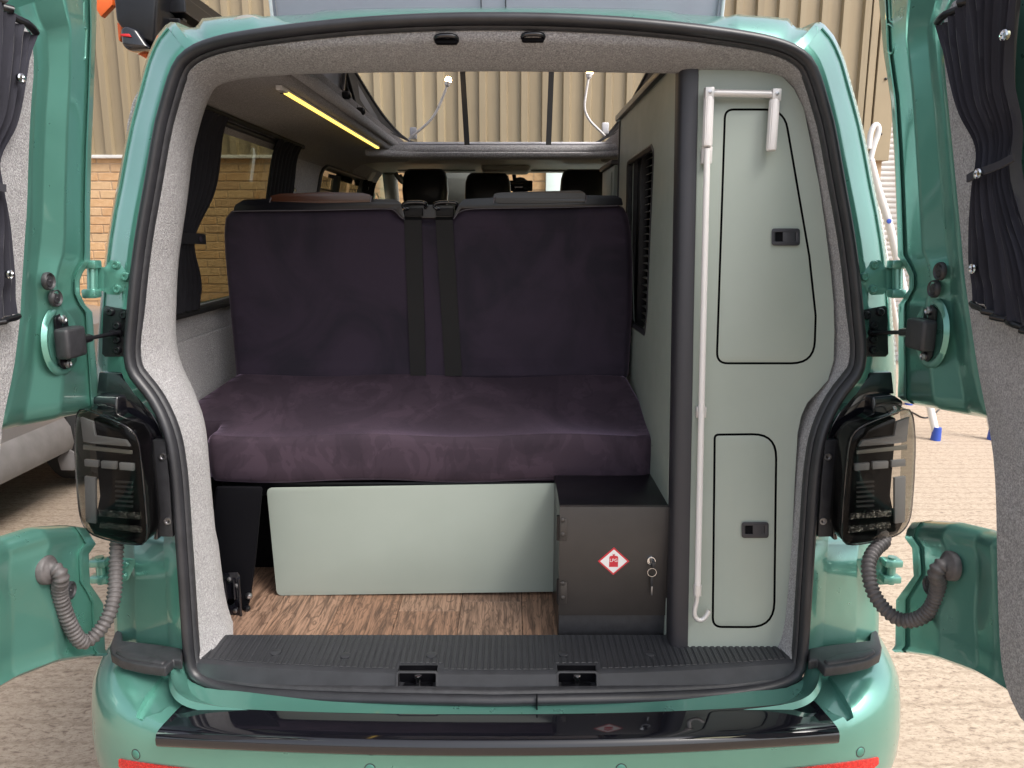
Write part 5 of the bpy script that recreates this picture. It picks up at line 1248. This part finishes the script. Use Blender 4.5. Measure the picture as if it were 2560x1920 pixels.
box('inner_post', lv, (CXS + .030, y1_ - .06, z0_ - .02), (CXS + .055, y1_ - .004, z1_ + .02), 'black_plastic', .003)
nl = 23
for k in range(nl):
    z = lerp(z0_ + .005, z1_ - .005, k / (nl - 1)); v, f = boxg((CXS + .044, y0_ - .01, z - .0009), (CXS + .053, y1_ - .062, z + .0009)); v = [Vector((p[0], p[1], p[2] + (p[0] - CXS - .044) * .3)) for p in v]
    mk('slat', lv, v, f, 'grey_plastic' if k % 1 == 0 else 'dark', 0)
box('top_board', cab, (CXS - .012, .20, ztop + .0005), (CXS + .30, 1.10, ztop + .018), 'leather_tan', .002)
box('edge_strip', cab, (CXS - .004, 1.0605, ZF), (CXS + .018, 1.072, ztop - .001), 'post_black', .002)
box('carcass_back', cab, (CXS + .02, 1.00, ZF), (.70, 1.02, 1.78), 'sage', 0)
fc = thing('front_cupboard', (.5, 1.5, ZF), 'small pale cupboard seen beyond the tall cabinet beside the cab headrest', 'cupboard')
box('carcass', fc, (CXS - .012, 1.10, 1.15), (.70, 1.42, 1.69), 'sage', .003)
box('plinth', fc, (CXS + .01, 1.12, ZF), (.69, 1.40, 1.149), 'dark', 0)
box('lid', fc, (CXS - .022, 1.095, 1.691), (.70, 1.43, 1.706), 'post_black', .002)
box('cupboard_door', fc, (CXS - .016, 1.14, 1.52), (CXS - .0125, 1.38, 1.672), 'sage', .001)

# ---------------- awning crank pole clipped to the cabinet
pole = thing('crank_pole', FL(1744, 1545, OC - .02), 'long white folding crank pole with hook clipped to the cabinet face', 'crank pole')
OP = OC - .022
def pp2(l, o=OP): return [FL(a, c, o) for a, c in l]
tube('tube', pole, pp2([(1768, 372), (1744, 1466)]), .0066, 'white_enamel', 14)
v, f = tubeg(pp2([(1772, 242), (1772, 246), (1768, 363), (1768, 367)]), [.009, .0105, .0105, .009], 14); mk('grip', pole, v, f, 'white_enamel', 40)
v, f = tubeg(pp2([(1936, 249), (1936, 253), (1928, 373), (1928, 377)]), [.009, .0105, .0105, .009], 14); mk('grip', pole, v, f, 'white_enamel', 40)
for gx0, gx1, gy0, gy1 in ((1772, 1768, 246, 363), (1936, 1928, 253, 373)):
    for dx in (-6, -2, 2, 6): tube('grip_ridge', pole, [FL(gx0 + dx, gy0, OP - .0095), FL(gx1 + dx, gy1, OP - .0095)], .0011, 'white_enamel', 5)
tube('crossbar', pole, pp2([(1768, 232), (1946, 236)]), .0075, 'alu', 14)
for a, c in ((1772, 232), (1939, 236)):
    q = FL(a, c, OP); box('joint', pole, (q.x - .009, q.y - .010, q.z - .014), (q.x + .009, q.y + .008, q.z + .010), 'alu', .002); lathe('pin', pole, [(.0035, 0), (.0035, .002), (.001, .0025)], q + Vector((0, -.010, 0)), (0, -1, 0), 'steel', 10)
q = FL(1767, 388, OC - .011); box('clip', pole, (q.x - .0105, q.y - .004, q.z - .017), (q.x + .0105, q.y + .0095, q.z + .017), 'white_enamel', .002)
q = FL(1753, 1030, OC - .011); box('clip', pole, (q.x - .0105, q.y - .004, q.z - .012), (q.x + .0105, q.y + .0095, q.z + .012), 'alu', .002)
tube('collar', pole, pp2([(1744, 1462), (1743, 1488)]), .0088, 'alu', 12)
hook = smoothpath(pp2([(1743, 1488), (1742, 1505), (1737, 1522), (1736, 1540), (1744, 1550), (1756, 1550), (1766, 1540), (1773, 1526)]), 2); tube('hook', pole, hook, .0052, 'alu', 12)

# ---------------- gas locker
YL = .12
l0, l1 = PY(1399, 1263, YL), PY(1667, 1606, YL)
loc = thing('gas_locker', ((l0.x + l1.x) / 2, .24, ZF), 'dark grey steel gas locker with red LPG diamond sticker beside the cabinet', 'gas locker')
box('body', loc, (l0.x, YL + .003, ZF), (l1.x, .352, l0.z - .002), 'black_metal', .002)
zd = PY(1400, 1532, YL).z
box('door', loc, (l0.x - .0005, YL - .012, zd), (l1.x + .001, YL + .0025, l0.z), 'locker_paint', .0015)
box('kick_panel', loc, (l0.x + .001, YL - .004, ZF), (l1.x - .001, YL + .0028, zd - .0008), 'black_plastic', .001)
for (ya, yb) in ((1291, 1345), (1449, 1503)):
    a, c = PY(1399, ya, YL), PY(1416, yb, YL); hn = box('hinge', loc, (a.x + .0008, YL - .0145, c.z), (c.x, YL - .0115, a.z), 'locker_paint', .0008)
    tube('pin', hn, [Vector((a.x - .003, YL - .006, c.z - .002)), Vector((a.x - .003, YL - .006, a.z + .004))], .004, 'black_metal', 10)
    for yy in (lerp(ya, yb, .17), lerp(ya, yb, .83)): lathe('bolt', hn, [(.005, 0), (.005, .002), (.003, .0035)], PY(1407, yy, YL - .0145), (0, -1, 0), 'locker_paint', 14)
sc_ = PY(1534, 1403, YL - .0125); hw, hh_ = .0345, .0322
def dia(k): return [(sc_.x - hw * k, sc_.z), (sc_.x, sc_.z - hh_ * k), (sc_.x + hw * k, sc_.z), (sc_.x, sc_.z + hh_ * k)]
stk = plate('sticker', loc, dia(1), [], lambda a, c, w: Vector((a, YL - .0128 + .0007 * w, c)), 'sticker_red', 0)
stk['label'] = 'red and white diamond sticker reading LPG'
plate('sticker_field', stk, dia(.86), [], lambda a, c, w: Vector((a, YL - .0131 + .0002 * w, c)), 'sticker_white', 0)
u_ = .0001; X_, Z_ = sc_.x, sc_.z
cy = [(-.0098, -.0130), (.0098, -.0130), (.0098, .0085), (.0088, .0115), (.006, .0128), (.0022, .0132), (.0016, .0150), (.0032, .0168), (.0024, .0176), (.0, .0160), (-.0024, .0176), (-.0032, .0168), (-.0016, .0150), (-.0022, .0132), (-.006, .0128), (-.0088, .0115), (-.0098, .0085)]
plate('bottle_print', stk, [(X_ + a, Z_ + c) for a, c in cy], [], lambda a, c, w: Vector((a, YL - .0134 + .0002 * w, c)), 'sticker_red', 0)
tcu = bpy.data.curves.new('lettering', 'FONT'); tcu.body = 'LPG'; tcu.size = .0104; tcu.align_x = 'CENTER'; tcu.align_y = 'CENTER'; tcu.extrude = .0001; tcu.offset = .00006; tcu.materials.append(MAT['sticker_white'])
tmp = bpy.data.objects.new('tmp', tcu); COL.objects.link(tmp); bpy.context.view_layer.update()
lme = bpy.data.meshes.new_from_object(tmp.evaluated_get(bpy.context.evaluated_depsgraph_get())); bpy.data.objects.remove(tmp)
if not lme.materials: lme.materials.append(MAT['sticker_white'])
to = bpy.data.objects.new('lettering', lme); put(to, stk, (X_, YL - .0136, Z_ + .0022)); to.rotation_euler = (math.pi / 2, 0, 0)
k0_ = PY(1627.5, 1400, YL - .012)
lathe('lock', loc, [(.0105, 0), (.0105, .004), (.009, .006), (.0075, .0062), (.007, .004), (.001, .004)], k0_, (0, -1, 0), 'chrome', 24)
key = thing('key_ring', PY(1631, 1487, YL - .02), 'small key hanging on a split ring from the locker lock', 'keys')
kx, kz = k0_.x, k0_.z
box('key_head', key, (kx - .0012, YL - .034, kz - .010), (kx + .0062, YL - .0165, kz + .004), 'black_plastic', .001)
rc = PY(1630, 1431, YL - .024); ringp = [rc + Vector((.0095 * math.cos(t), 0, .0095 * math.sin(t))) for t in [2 * math.pi * k / 28 for k in range(28)]]; tube('split_ring', key, ringp, .0008, 'chrome', 6, True)
a, c = PY(1630, 1440, YL - .022), PY(1630, 1466, YL - .022); box('key_grip', key, (a.x - .0028, a.y - .001, c.z), (a.x + .0028, a.y + .001, a.z), 'black_plastic', .0008)
a, c = PY(1630, 1466, YL - .022), PY(1630, 1488, YL - .022); box('key_blade', key, (a.x - .0016, a.y - .0008, c.z), (a.x + .0016, a.y + .0008, a.z), 'steel', .0003)

# ---------------- lights
lb = thing('light_strip', PZ(820, 290, 1.797), 'glowing yellow LED strip along the left ceiling', 'light strip')
a, c = PZ(697, 215, 1.797), PZ(944, 366, 1.797); d_ = (c - a).normalized(); sd_ = Vector((d_.y, -d_.x, 0))
def strip(name, p0, p1, w, z0, z1, mat):
    rings = [[p + sd_ * s * w + Vector((0, 0, zz - p.z)) for s, zz in ((-1, z1), (1, z1), (1, z0), (-1, z0))] for p in (p0, p1)]; v, f = loftg(rings, True, True); return mk(name, lb, v, f, mat, 0, .0012, 2)
p_end = a + d_ * .045
strip('end_cap', a, p_end, .0075, 1.789, 1.7995, 'alu'); lathe('screw', lb, [(.004, 0), (.004, .002), (.001, .002)], a.lerp(p_end, .45) + Vector((0, 0, -.011)), (0, 0, -1), 'black_metal', 10)
strip('profile', p_end, c, .0070, 1.793, 1.7995, 'alu'); strip('diffuser', p_end, c, .0062, 1.789, 1.7928, 'led')
for pth, bl, lab, pad in (([(1022, 350), (1028, 341), (1050, 325), (1075, 303), (1092, 278), (1106, 246), (1117, 216)], (1120, 203), 'gooseneck reading lamp with glowing tip on the left of the roof opening', (1032, 330)),
                     ([(1512, 340), (1506, 333), (1490, 318), (1474, 302), (1463, 280), (1461, 262), (1465, 232), (1471, 198)], (1474, 183), 'gooseneck reading lamp with glowing tip on the right of the roof opening', (1512, 318))):
    g = thing('reading_lamp', PY(pth[0][0], pth[0][1], 1.74), lab, 'lamp', 'gooseneck reading lamps')
    tube('gooseneck', g, smoothpath([PY(a, c, 1.74) for a, c in pth], 2), .0048, 'white_enamel', 8)
    bp_ = PY(bl[0], bl[1], 1.74); d2 = (bp_ - PY(pth[-1][0], pth[-1][1], 1.74)).normalized()
    lathe('lamp_head', g, [(.005, -.022), (.011, -.016), (.012, -.002), (.010, .0)], bp_, d2, 'alu', 16)
    lathe('bulb', g, [(.0118, -.003), (.0135, .005), (.010, .014), (.001, .018)], bp_, d2, 'bulb', 16)
    q = PY(pad[0], pad[1], 1.76); box('clamp', g, (q.x - .012, q.y - .006, q.z - .028), (q.x + .016, q.y + .006, q.z + .018), 'plinth_white', .005, 3)
